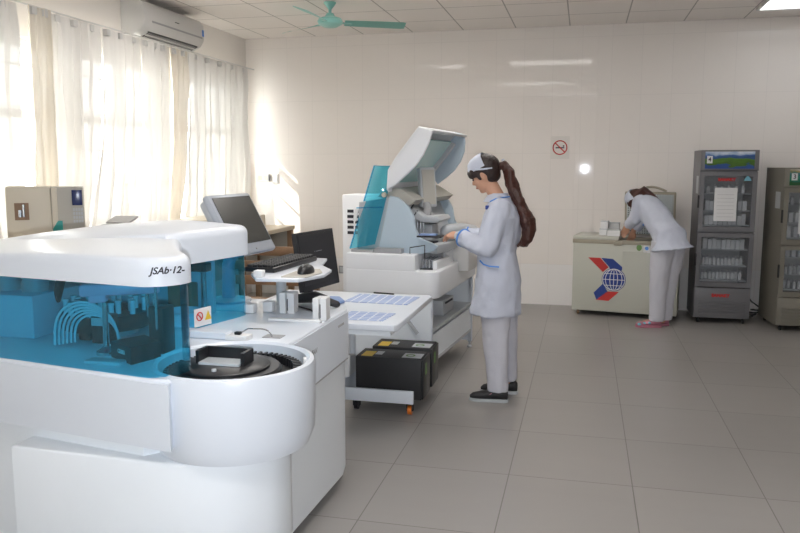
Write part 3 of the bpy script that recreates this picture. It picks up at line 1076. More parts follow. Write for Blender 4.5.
# fittings on the deck between the covers
b = box(NB(), -1.52, -1.33, 2.64, 2.70, DZ, DZ + 0.028, 0.006)
put('sensor_bar', b, 'white', A)
put('sensor_bar_end', box(NB(), -1.33, -1.24, 2.63, 2.69, DZ, DZ + 0.02, 0.004), 'paper', A)
put('latch', box(NB(), -1.30, -1.275, 2.65, 2.67, DZ + 0.02, DZ + 0.032, 0.003), 'black', A)
put('loose_wire', tube(NB(), [(-1.32 + 0.012 * i, 2.73 + 0.02 * math.sin(i * 0.8), DZ + 0.004 + 0.03 * math.sin(i * PI / 12)) for i in range(13)], 0.003, 6), 'steel', A)
put('deck_badge', box(NB(), -1.21, -1.135, 2.71, 2.765, DZ, DZ + 0.003), 'grey', A, smooth=False)
put('deck_sticker', box(NB(), -1.50, -1.46, 2.72, 2.76, DZ, DZ + 0.003), 'yellow', A, smooth=False)
put('side_lettering', text_bm('ISAN', 0.03, 0.0004, frame_m((-1.0640, 2.90, 0.755), (0, 1, 0), (0, 0, 1)), 0.0006, 0.3), 'grey', A, smooth=False)
put('side_badge', box(NB(), -1.066, -1.0630, 3.22, 3.30, 0.79, 0.80), 'grey', A, smooth=False)
# white tube holders at the back of the deck
for x, y, h, w_ in ((-1.30, 3.22, 0.095, 0.07), (-1.10, 3.10, 0.10, 0.062)):
    b = NB()
    prism(b, [(x - w_ / 2, y - 0.03), (x - w_ / 12, y - 0.03), (x - w_ / 12, y - 0.01), (x + w_ / 12, y - 0.01), (x + w_ / 12, y - 0.03), (x + w_ / 2, y - 0.03), (x + w_ / 2 - 0.006, y + 0.04), (x - w_ / 2 + 0.006, y + 0.04)], DZ, DZ + h, 'z', 0.004)
    q = put('tube_holder', b, 'paper', A)
    put('holder_slot', box(NB(), x - w_ / 13, x + w_ / 13, y - 0.014, y - 0.0095, DZ + 0.01, DZ + h - 0.03), 'ink', q, smooth=False)
for x, y, h in ((-1.47, 3.17, 0.045), (-1.40, 3.22, 0.05)):
    put('small_holder', box(NB(), x - 0.025, x + 0.025, y - 0.02, y + 0.03, DZ, DZ + h, 0.008), 'paper', A)
put('holder_rail', box(NB(), -1.32, -1.08, 3.02, 3.05, DZ, DZ + 0.012, 0.003), 'paper', A)

# tray arm (belongs to the analyzer) holding keyboard and mouse
TZ = 1.045
tr = [(-1.43, 3.10), (-1.345, 2.96), (-1.16, 2.98), (-1.10, 3.14), (-1.12, 3.30), (-1.22, 3.45), (-1.28, 3.70), (-1.44, 3.72)]
tr_o = put('keyboard_shelf', prism(NB(), tr, TZ - 0.015, TZ, 'z', 0.004), 'white', A)
put('shelf_clip', box(NB(), -1.365, -1.325, 2.98, 3.02, TZ, TZ + 0.03, 0.004), 'paper', tr_o)
put('shelf_post', cyl(NB(), (-1.42, 3.42, DZ), (-1.42, 3.42, TZ - 0.015), 0.025), 'lgrey', A)

# monitor on the analyzer (thing of its own)
wv, hv = 0.38, 0.325
ya, ti = 0.106, 0.5
MO = Vector((-1.56, 3.24, 1.10))
dW = Vector((math.sin(ya), math.cos(ya), 0))
nN = Vector((math.cos(ya), -math.sin(ya), 0))
uU = Vector((0, 0, 1)) * math.cos(ti) - nN * math.sin(ti)
nF = nN * math.cos(ti) + Vector((0, 0, 1)) * math.sin(ti)
cc = MO + dW * wv / 2 + uU * hv / 2
t = thing('monitor', 'silver-framed flat monitor tilted back on the foreground analyzer', 'monitor', (cc.x - 0.06, cc.y, DZ))
b = obox(NB(), cc - nF * 0.02, dW, uU, nF, wv, hv, 0.04, 0.014)
put('bezel', b, 'silver', t)
b = obox(NB(), cc - nF * 0.055, dW, uU, nF, wv - 0.03, hv - 0.02, 0.05, 0.02)
put('rear_shell', b, 'lgrey', t)
put('screen', obox(NB(), cc + nF * 0.0015 + uU * 0.016, dW, uU, nF, wv - 0.045, hv - 0.075, 0.004), 'screen', t, smooth=False)
put('power_button', obox(NB(), cc + nF * 0.002 - uU * (hv / 2 - 0.02), dW, uU, nF, 0.01, 0.01, 0.004), 'grey', t, smooth=False)
b = NB()
tube(b, [cc - nF * 0.07 - uU * 0.05, (cc.x - 0.09, cc.y, 1.03), (cc.x - 0.09, cc.y, DZ + 0.01)], [0.03, 0.03, 0.035], 12)
lathe(b, [(0, 0), (0.11, 0), (0.11, 0.01), (0.05, 0.02), (0, 0.02)], (cc.x - 0.09, cc.y, DZ), 28)
put('stand', b, 'lgrey', t)

# keyboard
KD = Vector((0.07, 1, 0)).normalized()
KN = Vector((KD.y, -KD.x, 0))
kc = Vector((-1.385, 3.36, TZ + 0.012))
KU = Vector((0, 0, 1))
t = thing('keyboard', 'black computer keyboard lying on the white shelf', 'keyboard', kc - KU * 0.012)
put('keyboard_base', obox(NB(), kc, KD, KN, KU, 0.47, 0.15, 0.022, 0.005), 'black', t)
proto = None
for r in range(5):
    for k in range(18):
        p = kc + KD * (-0.215 + k * 0.0252) + KN * (-0.055 + r * 0.026) + KU * 0.016
        if proto is None:
            proto = put('key', obox(NB(), (0, 0, 0), KD, KN, KU, 0.020, 0.021, 0.012, 0.003), 'blackmatt', t, local=True)
            o = proto
        else:
            o = proto.copy()
            C.objects.link(o)
        o.location = p - Vector(t.location)

# mouse with pad
t = thing('computer_mouse', 'black computer mouse on the end of the keyboard shelf', 'mouse', (-1.185, 3.12, TZ + 0.004))
mb = NB()
ellipsoid(mb, (-1.185, 3.14, TZ + 0.010), (0.034, 0.062, 0.034))
bmesh.ops.bisect_plane(mb, geom=mb.verts[:] + mb.edges[:] + mb.faces[:], plane_co=(0, 0, TZ + 0.004), plane_no=(0, 0, 1), clear_inner=True)
put('shell', mb, 'black', t)
put('wheel', cyl(NB(), (-1.183, 3.105, TZ + 0.038), (-1.187, 3.105, TZ + 0.038), 0.009), 'grey', t)
tag(put('mouse_pad', prism(NB(), [(-1.25, 3.01), (-1.14, 3.02), (-1.12, 3.17), (-1.17, 3.28), (-1.25, 3.25)], TZ, TZ + 0.004, 'z'), 'beige'), 'thin beige mouse pad under the black mouse', 'mouse pad')

# barcode scanner and cables at the cabinet corner
t = thing('barcode_scanner', 'black barcode scanner with a red trigger at the deck corner', 'barcode scanner', (-1.22, 3.40, DZ))
b = NB()
capsule(b, [(-1.34, 3.42, DZ + 0.03), (-1.24, 3.40, DZ + 0.045), (-1.17, 3.36, DZ + 0.04)], [0.022, 0.028, 0.022])
capsule(b, [(-1.17, 3.36, DZ + 0.035), (-1.12, 3.37, DZ + 0.02)], [0.02, 0.016])
put('scanner_body', b, 'blackmatt', t)
put('trigger', ellipsoid(NB(), (-1.175, 3.335, DZ + 0.038), (0.022, 0.012, 0.014)), 'red', t)
put('scanner_cable', tube(NB(), [(-1.34, 3.42, DZ + 0.02), (-1.38, 3.38, DZ + 0.006), (-1.30, 3.34, DZ + 0.006), (-1.22, 3.28, DZ + 0.006), (-1.15, 3.18, DZ + 0.005), (-1.10, 3.04, DZ + 0.004)], 0.004, 6), 'black', t)

# ---------------------------------------------------------------- white side table with printed sheets
t = thing('side_table', 'white worktable between the two analyzers with printed blue sheets', 'table', (-1.3, 4.2, 0))
put('tabletop', prism(NB(), [(-1.9, 3.74), (-0.935, 3.74), (-0.92, 3.76), (-0.915, 4.66), (-0.94, 4.70), (-1.9, 4.70)], 0.665, 0.70, 'z', 0.006), 'white', t)
put('apron', box(NB(), -1.88, -0.96, 3.77, 4.66, 0.635, 0.665), 'panel_grey', t, smooth=False)
for x, y in ((-1.447, 4.67), (-1.84, 3.85), (-1.84, 4.66)):
    put('leg', cyl(NB(), (x, y, 0), (x, y, 0.636), 0.020), 'white', t)


def sheet_mat():
    m = bpy.data.materials.new('blue_grid_print')
    m.use_nodes = True
    nt = m.node_tree
    b = nt.nodes['Principled BSDF']
    tc = nt.nodes.new('ShaderNodeTexCoord')
    br = nt.nodes.new('ShaderNodeTexBrick')
    br.offset = 0
    br.inputs['Color1'].default_value = (0.22, 0.33, 0.62, 1)
    br.inputs['Color2'].default_value = (0.30, 0.40, 0.66, 1)
    br.inputs['Mortar'].default_value = (0.66, 0.70, 0.80, 1)
    br.inputs['Scale'].default_value = 1
    br.inputs['Mortar Size'].default_value = 0.006
    br.inputs['Brick Width'].default_value = 0.055
    br.inputs['Row Height'].default_value = 0.04
    nt.links.new(tc.outputs['Object'], br.inputs['Vector'])
    nt.links.new(br.outputs['Color'], b.inputs['Base Color'])
    b.inputs['Roughness'].default_value = 0.5
    return m


SH = sheet_mat()
tag(put('printed_sheet', prism(NB(), [(-1.42, 3.82), (-1.02, 3.81), (-1.0, 4.04), (-1.42, 4.06)], 0.70, 0.703, 'z'), SH, smooth=False), 'blue grid-printed sheet near the front edge of the white table', 'printed sheet')
tag(put('printed_sheet', prism(NB(), [(-1.40, 4.34), (-1.00, 4.32), (-0.98, 4.60), (-1.38, 4.62)], 0.70, 0.703, 'z'), SH, smooth=False), 'blue grid-printed sheet at the far end of the white table', 'printed sheet')
tag(put('plastic_tray', prism(NB(), [(-1.75, 4.12), (-1.45, 4.10), (-1.38, 4.3), (-1.45, 4.42), (-1.75, 4.42)], 0.70, 0.718, 'z', 0.004), 'blueprint'), 'shallow pale blue tray left of the far printed sheet', 'tray')
tag(put('orange_swab', capsule(NB(), [(-1.62, 4.25, 0.728), (-1.54, 4.24, 0.728)], 0.009), 'desktop'), 'small orange-beige wad lying on the pale blue tray', 'swab')
tag(put('pen', cyl(NB(), (-1.30, 4.67, 0.706), (-1.16, 4.645, 0.706), 0.005, n=8), 'black'), 'black pen at the back edge of the white table', 'pen')

# black monitor on the table
ya, ti = 0.184, 0.142
wv, hv = 0.40, 0.32
MO = Vector((-1.44, 3.78, 0.845))
dW = Vector((math.sin(ya), math.cos(ya), 0))
nN = Vector((math.cos(ya), -math.sin(ya), 0))
uU = Vector((0, 0, 1)) * math.cos(ti) - nN * math.sin(ti)
nF = nN * math.cos(ti) + Vector((0, 0, 1)) * math.sin(ti)
cc = MO + dW * wv / 2 + uU * hv / 2
t = thing('monitor', 'black flat monitor, switched off, behind the keyboard shelf', 'monitor', (cc.x - 0.06, cc.y, 0.70))
put('bezel', obox(NB(), cc - nF * 0.015, dW, uU, nF, wv, hv, 0.03, 0.004), 'blackmatt', t)
put('screen', obox(NB(), cc + nF * 0.001 + uU * 0.008, dW, uU, nF, wv - 0.03, hv - 0.045, 0.003), 'black', t, smooth=False)
put('lettering', text_bm('· ·········', 0.028, 0.0003, frame_m(cc + nF * 0.0035 + uU * 0.045, dW, uU), 0.0002), 'lgrey', t, smooth=False)
b = NB()
tube(b, [cc - nF * 0.03 - uU * 0.05, (cc.x - 0.07, cc.y, 0.80), (cc.x - 0.07, cc.y, 0.715)], [0.025, 0.025, 0.03], 10)
lathe(b, [(0, 0), (0.11, 0), (0.11, 0.01), (0.04, 0.02), (0, 0.02)], (cc.x - 0.07, cc.y, 0.70), 28)
put('stand', b, 'black', t)

# ---------------------------------------------------------------- power supply boxes on a trolley
t = thing('trolley', 'low white trolley with an orange castor carrying two black boxes', 'trolley', (-1.14, 4.62, 0))
b = NB()
box(b, -1.40, -0.98, 4.36, 4.92, 0.085, 0.10)
box(b, -1.42, -0.965, 4.34, 4.362, 0.085, 0.165, 0.004)
box(b, -1.42, -1.40, 4.34, 4.92, 0.085, 0.215, 0.004)
put('platform', b, 'white', t)
for x, y, m_ in ((-1.0, 4.41, 'orange'), (-1.35, 4.44, 'black'), (-1.35, 4.86, 'black'), (-1.0, 4.86, 'orange')):
    b = cyl(NB(), (x - 0.012, y, 0.028), (x + 0.012, y, 0.028), 0.028, n=20)
    wh = put('castor', b, m_, t, label='orange castor wheel' if m_ == 'orange' else None)
    b = NB()
    box(b, x - 0.022, x - 0.014, y - 0.015, y + 0.015, 0.025, 0.085)
    box(b, x + 0.014, x + 0.022, y - 0.015, y + 0.015, 0.025, 0.085)
    box(b, x - 0.022, x + 0.022, y - 0.015, y + 0.015, 0.066, 0.085)
    put('castor_fork', b, 'blackmatt', wh, smooth=False)
tag(put('paper_bag', prism(NB(), [(4.40, 0.215), (4.56, 0.215), (4.53, 0.33), (4.42, 0.345)], -1.425, -1.385, 'x', 0.006), 'paper'), 'crumpled white plastic bag at the left end of the trolley', 'bag')


def ups(name, y0, y1, label, x0=-1.34, x1=-0.925):
    u = thing(name, label, 'power supply', ((x0 + x1) / 2, (y0 + y1) / 2, 0.10), group=None)
    put('casing', box(NB(), x0, x1, y0, y1, 0.10, 0.355, 0.004), 'blackmatt', u)
    put('front_panel', box(NB(), x1 - 0.001, x1 + 0.012, y0 + 0.003, y1 - 0.003, 0.105, 0.35, 0.004), 'black', u)
    put('yellow_label', box(NB(), x0 + 0.03, x0 + 0.10, y0 + 0.02, y0 + 0.14, 0.355, 0.3562), 'yellow', u, smooth=False)
    put('grey_label', box(NB(), x0 + 0.105, x0 + 0.15, y0 + 0.07, y0 + 0.15, 0.355, 0.3562), 'lgrey', u, smooth=False)
    lb = put('white_label', box(NB(), x1 - 0.13, x1 - 0.01, y0 + 0.03, y0 + 0.14, 0.355, 0.3562), 'lgrey', u, smooth=False)
    put('green_emblem', lathe(NB(), [(0.018, 0.0), (0.030, 0.0), (0.030, 0.001), (0.018, 0.001), (0.018, 0.0)], (x1 - 0.085, y0 + 0.085, 0.3562), 20), 'green', lb)
    b = NB()
    obox(b, (x1 + 0.0125, y0 + 0.09, 0.28), (0, 1, 0), (0, 0, 1), (1, 0, 0), 0.045, 0.07, 0.002)
    put('round_sticker', b, 'green', u, smooth=False)
    return u


ups('power_supply', 4.385, 4.60, 'black backup power supply box, nearer of the two on the trolley')
ups('power_supply', 4.665, 4.885, 'black backup power supply box, farther of the two on the trolley', x0=-1.31)

# ---------------------------------------------------------------- second analyzer by the back of the room
BR = R(-5.5)
B = thing('immunoassay_analyzer', 'white laboratory analyzer with raised hood where the woman works', 'laboratory analyzer', (-0.985, 5.04, 0), BR)


def pl(name, bm, m, parent=B, **k):
    return put(name, bm, m, parent, local=True, **k)


out = [(-0.64, 0.0), (-0.06, 0.0)] + rounded_corner((-0.05, 0.08), 0.08, -90, 0) + [(0.0, 1.24), (-0.64, 1.24)]
# housing: lower shell, raised left part, notch at the right front for the racks
pl('lower_housing', prism(NB(), out, 0.61, 0.80, 'z', 0.012), 'white2')
pl('housing_top', prism(NB(), [(-0.64, 0.003), (-0.13, 0.003), (-0.13, 0.40), (-0.03, 0.42), (-0.01, 1.23), (-0.64, 1.23)], 0.79, 0.912, 'z', 0.012), 'white2')
pl('housing_rim', prism(NB(), [(0.0, 0.10), (0.0, 0.45), (-0.03, 0.45), (-0.03, 0.10)], 0.79, 0.86, 'z', 0.006), 'white2')
pl('front_cabinet', box(NB(), -0.63, -0.02, 0.02, 0.05, 0.06, 0.61), 'panel_grey', smooth=False)
pl('left_cabinet', box(NB(), -0.64, -0.61, 0.02, 1.22, 0.06, 0.61), 'panel_grey', smooth=False)
pl('rear_cabinet', box(NB(), -0.63, -0.02, 1.20, 1.22, 0.06, 0.61), 'panel_grey', smooth=False)
pl('rear_unit', box(NB(), -1.08, -0.66, 0.95, 1.25, 0.03, 1.28, 0.012), 'white2')
b = NB()
for k in range(5):
    for j in range(2):
        box(b, -1.03 + j * 0.07, -0.975 + j * 0.07, 0.946, 0.952, 0.95 + k * 0.045, 0.975 + k * 0.045)
pl('vent', b, 'ink', smooth=False)
# right side frame with shelves
for y in (0.03, 1.20):
    pl('leg', box(NB(), -0.05, -0.015, y, y + 0.035, 0.05, 0.62, 0.003), 'white')
for x, y in ((-0.035, 0.05), (-0.035, 1.215), (-0.6, 0.06), (-0.6, 1.18)):
    pl('leveling_foot', lathe(NB(), [(0, 0), (0.022, 0), (0.022, 0.012), (0.010, 0.02), (0.010, 0.06), (0, 0.06)], (x, y, 0), 14), 'lgrey')
pl('shelf', box(NB(), -0.60, -0.02, 0.06, 1.20, 0.36, 0.385), 'lgrey', smooth=False)
pl('bottom_shelf', box(NB(), -0.60, -0.02, 0.06, 1.20, 0.14, 0.16), 'lgrey', smooth=False)
pl('kick_panel', box(NB(), -0.045, -0.025, 0.07, 1.20, 0.16, 0.34), 'panel_grey', smooth=False)
pl('back_divider', box(NB(), -0.32, -0.30, 0.06, 1.20, 0.385, 0.61), 'panel_grey', smooth=False)
pl('inner_box', box(NB(), -0.30, -0.08, 0.55, 0.85, 0.385, 0.50, 0.006), 'lgrey')
pl('inner_box_slot', box(NB(), -0.079, -0.074, 0.60, 0.80, 0.47, 0.485), 'ink', smooth=False)
# side bracket on the front cabinet
pl('strut', obox(NB(), (-0.155, 0.0, 0.42), (0.62, 0, -0.78), (0, 1, 0), (0.78, 0, 0.62), 0.15, 0.02, 0.02), 'lgrey')
# upper body cheek
ck = [(-0.44, 0.905), (-0.35, 1.31), (-0.29, 1.30), (-0.21, 1.235), (-0.175, 1.17), (-0.16, 1.08), (-0.13, 1.02), (-0.04, 0.985), (0.0, 0.965), (-0.03, 0.93), (-0.12, 0.905)]
pl('side_cheek', prism(NB(), ck, 0.10, 0.14, 'y', 0.008), 'bluegrey')
pl('upper_body', prism(NB(), [(-0.62, 0.91), (-0.60, 1.26), (-0.36, 1.30), (-0.29, 1.25), (-0.21, 1.06), (-0.19, 0.95), (-0.19, 0.91)], 0.145, 1.20, 'y', 0.01), 'lgrey')
pl('far_cheek', prism(NB(), ck, 1.14, 1.18, 'y', 0.008), 'bluegrey')
pl('dark_tray', box(NB(), -0.44, -0.24, 0.03, 0.10, 0.91, 0.945, 0.003), 'grey')
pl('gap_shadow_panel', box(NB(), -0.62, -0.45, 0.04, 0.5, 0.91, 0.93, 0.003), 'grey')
# vertical rods and pipettor block under the monitor
b = NB()
for k in range(5):
    cyl(b, (-0.235 + k * 0.022, 0.25, 0.93), (-0.235 + k * 0.022, 0.25, 1.13), 0.006, n=8)
pl('pipette_rods', b, 'steel')
pl('pipettor_block', box(NB(), -0.22, -0.10, 0.32, 0.48, 0.93, 1.10, 0.01), 'lgrey')
pl('stage', prism(NB(), [(-0.20, 0.18), (-0.02, 0.16), (0.02, 0.30), (0.0, 0.9), (-0.20, 0.9)], 0.905, 0.975, 'z', 0.01), 'lgrey')
pl('stage_slot', box(NB(), -0.17, -0.05, 0.20, 0.30, 0.975, 0.985), 'ink', smooth=False)
b = NB()
capsule(b, [(-0.02, 0.42, 1.045), (0.03, 0.60, 1.035), (0.05, 0.90, 1.0)], [0.05, 0.06, 0.06], 16)
pl('round_cover', b, 'lgrey')
pl('deck_wing', box(NB(), -0.03, 0.10, 0.62, 1.0, 0.72, 0.97, 0.02), 'white_warm')
# sample rack bay
pl('rack_bay', box(NB(), -0.125, -0.03, 0.10, 0.40, 0.795, 0.805), 'ink', smooth=False)
b = NB()
box(b, -0.12, -0.035, 0.36, 0.385, 0.805, 0.92)
pl('bay_back', b, 'grey', smooth=False)
b = lathe(NB(), [(0, 0), (0.008, 0), (0.008, 0.05), (0.0095, 0.05), (0.0095, 0.062), (0, 0.062)], (0, 0, 0.806), 8)
proto = pl('rack_tube', b, 'steel')
i = 0
for r in range(4):
    for k in range(7):
        o = proto if i == 0 else proto.copy()
        if i:
            C.objects.link(o)
        i += 1
        o.location = (-0.112 + r * 0.024, 0.13 + k * 0.032, 0)
b = tube(NB(), [(-0.185, 0.06, 0.905), (-0.185, 0.06, 0.955), (-0.09, 0.10, 0.97), (-0.09, 0.10, 0.875)], 0.004, 6)
pl('wire_guard', b, 'blackmatt')
# blue side flap, hinged and standing open
fv = [(-0.66, 0.12, 0.925), (-0.46, 0.10, 0.965), (-0.335, 0.16, 1.515), (-0.50, 0.20, 1.52)]
b = NB()
f4 = [Vector(q) for q in fv]
grid = []
for j in range(9):
    s = j / 8
    row = []
    for i in range(7):
        u = i / 6
        p = (f4[0] * (1 - u) + f4[1] * u) * (1 - s) + (f4[3] * (1 - u) + f4[2] * u) * s
        p.y += -0.04 * math.sin(u * PI) - 0.03 * (1 if s > 0.95 else 0) * 0
        row.append(b.verts.new(p))
    grid.append(row)
for j in range(8):
    for i in range(6):
        b.faces.new((grid[j][i], grid[j][i + 1], grid[j + 1][i + 1], grid[j + 1][i]))
fl_o = pl('side_flap', b, 'blueglass2', label='blue transparent side flap')
b = NB()
tube(b, [fv[3], (-0.20, 0.2, 1.51)], 0.005, 6)
pl('flap_rod', b, 'grey', fl_o)
b = NB()
tube(b, [fv[0], fv[3]], 0.006, 6)
tube(b, [(-0.60, 0.10, 1.22), (-0.40, 0.10, 1.23)], 0.004, 6)
pl('flap_rim', b, 'blueglass', fl_o)
pl('flap_handle', obox(NB(), (-0.605, 0.10, 1.17), (0.25, 0, 0.97), (0, 1, 0), (-0.97, 0, 0.25), 0.09, 0.015, 0.025, 0.004), 'paper', fl_o)
b = NB()
for k in range(6):
    obox(b, (-0.53, 0.16 + k * 0.05, 0.945), (1, 0, 0), (0, 1, 0), (0, 0, 1), 0.16, 0.02, 0.04, 0.003)
pl('reagent_rack', b, 'grey')
# raised hood
ho = [(-0.365, 1.355), (-0.355, 1.49), (-0.30, 1.575), (-0.24, 1.65), (-0.185, 1.72), (-0.13, 1.785)]
hi_ = [(-0.03, 1.755), (-0.045, 1.71), (-0.065, 1.66), (-0.10, 1.59), (-0.15, 1.52), (-0.22, 1.455), (-0.30, 1.385)]
cheek = ho + hi_
HD = pl('hood_near_cheek', prism(NB(), cheek, 0.08, 0.11, 'y', 0.010), 'white2')
fch = ho[1:] + [(-0.05, 1.762), (-0.045, 1.70), (-0.05, 1.63), (-0.08, 1.55), (-0.13, 1.48), (-0.20, 1.42), (-0.27, 1.37)]
pl('hood_far_cheek', prism(NB(), fch, 1.02, 1.05, 'y', 0.010), 'bluegrey')
shell = ho + [(x + 0.012, z - 0.018) for x, z in reversed(ho)]
pl('hood_shell', prism(NB(), shell, 0.08, 1.05, 'y', 0.004), 'white2')
pl('hood_tip', prism(NB(), [(-0.14, 1.782), (-0.03, 1.757), (-0.035, 1.74), (-0.14, 1.765)], 0.10, 1.04, 'y', 0.004), 'lgrey')
sh2 = [(-0.36, 1.43), (-0.29, 1.53), (-0.21, 1.625), (-0.135, 1.725)]
pl('hood_window', prism(NB(), [(x + 0.03, z - 0.02) for x, z in sh2] + [(x + 0.045, z - 0.03) for x, z in reversed(sh2)], 0.14, 0.80, 'y'), 'tealglass', label='teal window set in the hood')
pl('hood_inner_frame', prism(NB(), [(x + 0.045, z - 0.03) for x, z in sh2] + [(x + 0.065, z - 0.045) for x, z in reversed(sh2)], 0.78, 0.84, 'y'), 'lgrey')
pl('hinge_bar', tube(NB(), [(-0.40, 0.12, 1.315), (-0.40, 1.2, 1.315)], 0.018, 10), 'cream')
pl('hinge_plate', prism(NB(), [(-0.46, 1.30), (-0.22, 1.24), (-0.17, 1.28), (-0.30, 1.36), (-0.42, 1.36)], 0.16, 1.16, 'y', 0.01), 'beige')
# its monitor on a swivel block
mo = [(-0.245, 1.245), (-0.195, 1.225), (-0.09, 1.245), (-0.115, 1.50), (-0.215, 1.52), (-0.25, 1.50)]
b = obox(NB(), (-0.19, 0.36, 1.375), Vector((0.9, 0.42, 0)).normalized(), Vector((-0.42, 0.9, 0)).normalized(), (0, 0, 1), 0.03, 0.28, 0.27, 0.01)
b = NB()
nx = Vector((0.70, -0.69, 0.15)).normalized()
yx = Vector((0.69, 0.70, 0)).normalized()
zx = nx.cross(yx)
zx = zx if zx.z > 0 else -zx
mc = Vector((-0.155, 0.40, 1.365))
dm = pl('touch_monitor', obox(NB(), mc - nx * 0.025, nx, yx, zx, 0.05, 0.13, 0.29, 0.012), 'lgrey')
pl('touch_screen', obox(NB(), mc + nx * 0.003, nx, yx, zx, 0.006, 0.10, 0.25), 'beige', dm, smooth=False)
pl('monitor_swivel', tube(NB(), [(-0.17, 0.38, 1.24), (-0.15, 0.36, 1.20), (-0.17, 0.34, 1.14)], [0.035, 0.03, 0.045], 12), 'grey')
pl('monitor_base', prism(NB(), [(-0.30, 1.235), (-0.27, 1.25), (-0.14, 1.165), (-0.03, 1.165), (-0.01, 1.14), (-0.03, 1.12), (-0.16, 1.12), (-0.22, 1.15)], 0.22, 0.50, 'y', 0.01), 'lgrey')
b = NB()
tube(b, [(-0.21, 0.22, 1.25), (-0.235, 0.20, 1.20), (-0.20, 0.20, 1.17), (-0.19, 0.24, 1.20)], 0.006, 6)
pl('monitor_cable', b, 'ink')

# black sample plate held by the woman
HP = Vector((-0.955, 5.03, 1.045))
t = thing('sample_plate', 'black sample plate held by the standing woman over the analyzer', 'sample plate', HP)
put('plate', obox(NB(), HP + Vector((-0.05, 0.02, 0.0)), (1, 0, 0), (0, 1, 0), (0, 0, 1), 0.17, 0.11, 0.012, 0.003), 'black', t)
put('plate_insert', obox(NB(), HP + Vector((-0.065, 0.02, 0.010)), (1, 0, 0), (0, 1, 0), (0, 0, 1), 0.12, 0.08, 0.010, 0.003), 'blueprint', t)


# ---------------------------------------------------------------- people
def hand(bm, wrist, d, palm_n, thumb_side, s=1.0, curl=35):
    """palm and five bent fingers, d forward, palm_n out of the palm, thumb_side towards the thumb"""
    w0 = Vector(wrist)
    d = Vector(d).normalized()
    pn = Vector(palm_n)
    pn = (pn - d * pn.dot(d)).normalized()
    ts = d.cross(pn)
    if ts.dot(Vector(thumb_side)) < 0:
        ts = -ts
    # palm
    rings = []
    for q, ru, rv in ((-0.02, 0.024, 0.019), (0.01, 0.028, 0.017), (0.04, 0.037, 0.016), (0.075, 0.040, 0.014), (0.088, 0.036, 0.011)):
        rings.append((w0 + d * q * s, ts, pn, ru * s, rv * s))
    rings_loft(bm, rings, 16)
    for k, (L, off) in enumerate(((0.068, 0.029), (0.076, 0.0100), (0.070, -0.0100), (0.054, -0.029))):
        p = w0 + (d * (0.078 - abs(off) * 0.15) + ts * off) * s
        sp = ts * (off * 1.1)
        pts = [p - d * 0.015 * s, p]
        dirv = (d + sp * 1.5).normalized()
        ang = 0
        for seg in (0.45, 0.32, 0.23):
            ang += R(curl * (0.7 + 0.15 * k * 0.3))
            dd = (dirv * math.cos(ang) + pn * math.sin(ang)).normalized()
            p = p + dd * L * seg * s
            pts.append(p)
        capsule(bm, pts, [0.0095 * s, 0.0095 * s, 0.0085 * s, 0.008 * s, 0.007 * s], 8)
    p = w0 + (d * 0.022 + ts * 0.024) * s
    d1 = (d * 0.75 + ts * 0.6 + pn * 0.35).normalized()
    d2 = (d * 0.95 + ts * 0.15 + pn * 0.45).normalized()
    capsule(bm, [p - d1 * 0.015 * s, p + d1 * 0.032 * s, p + d1 * 0.032 * s + d2 * 0.03 * s], [0.013 * s, 0.011 * s, 0.009 * s], 8)


def head_shapes(bm, c, f, u, s=1.0):
    """c head centre at eye height; f forward; u up"""
    f = Vector(f).normalized()
    u = Vector(u)
    u = (u - f * u.dot(f)).normalized()
    r = u.cross(f)

    def P(a, b_, cc_):
        return Vector(c) + (f * a + r * b_ + u * cc_) * s
    ellipsoid(bm, P(-0.008, 0, 0.022), (0.093 * s, 0.072 * s, 0.092 * s), f, u, 24)
    ellipsoid(bm, P(0.028, 0, -0.035), (0.056 * s, 0.054 * s, 0.066 * s), f, u, 20)
    ellipsoid(bm, P(0.052, 0, -0.086), (0.026 * s, 0.028 * s, 0.020 * s), f, u, 14)     # chin
    ellipsoid(bm, P(0.062, 0, 0.022), (0.022 * s, 0.045 * s, 0.030 * s), f, u, 14)      # brow
    capsule(bm, [P(0.078, 0, 0.008), P(0.096, 0, -0.022)], [0.007 * s, 0.0105 * s], 10)       # nose
    ellipsoid(bm, P(0.088, 0.0, -0.028), (0.010 * s, 0.015 * s, 0.008 * s), f, u, 10)
    ellipsoid(bm, P(0.077, 0, -0.052), (0.012 * s, 0.020 * s, 0.007 * s), f, u, 12)     # lips
    ellipsoid(bm, P(0.074, 0, -0.063), (0.012 * s, 0.017 * s, 0.007 * s), f, u, 12)
    for q in (-1, 1):
        ellipsoid(bm, P(0.050, q * 0.036, -0.025), (0.026 * s, 0.020 * s, 0.022 * s), f, u, 12)  # cheek
        ellipsoid(bm, P(-0.006, q * 0.073, -0.012), (0.017 * s, 0.008 * s, 0.030 * s), f, u, 12)  # ear
    return P, f, r, u


def face_parts(P, f, r, u, s, parent):
    for q in (-1, 1):
        e = put('eye', ellipsoid(NB(), P(0.0765, q * 0.031, 0.000), (0.006 * s, 0.012 * s, 0.006 * s), f, u, 10), 'ink', parent)
        put('eyebrow', ellipsoid(NB(), P(0.083, q * 0.031, 0.022), (0.004 * s, 0.017 * s, 0.003 * s), f, u, 8), 'hair', parent)
    put('lips', ellipsoid(NB(), P(0.083, 0, -0.0575), (0.008 * s, 0.019 * s, 0.007 * s), f, u, 10), 'lip', parent)


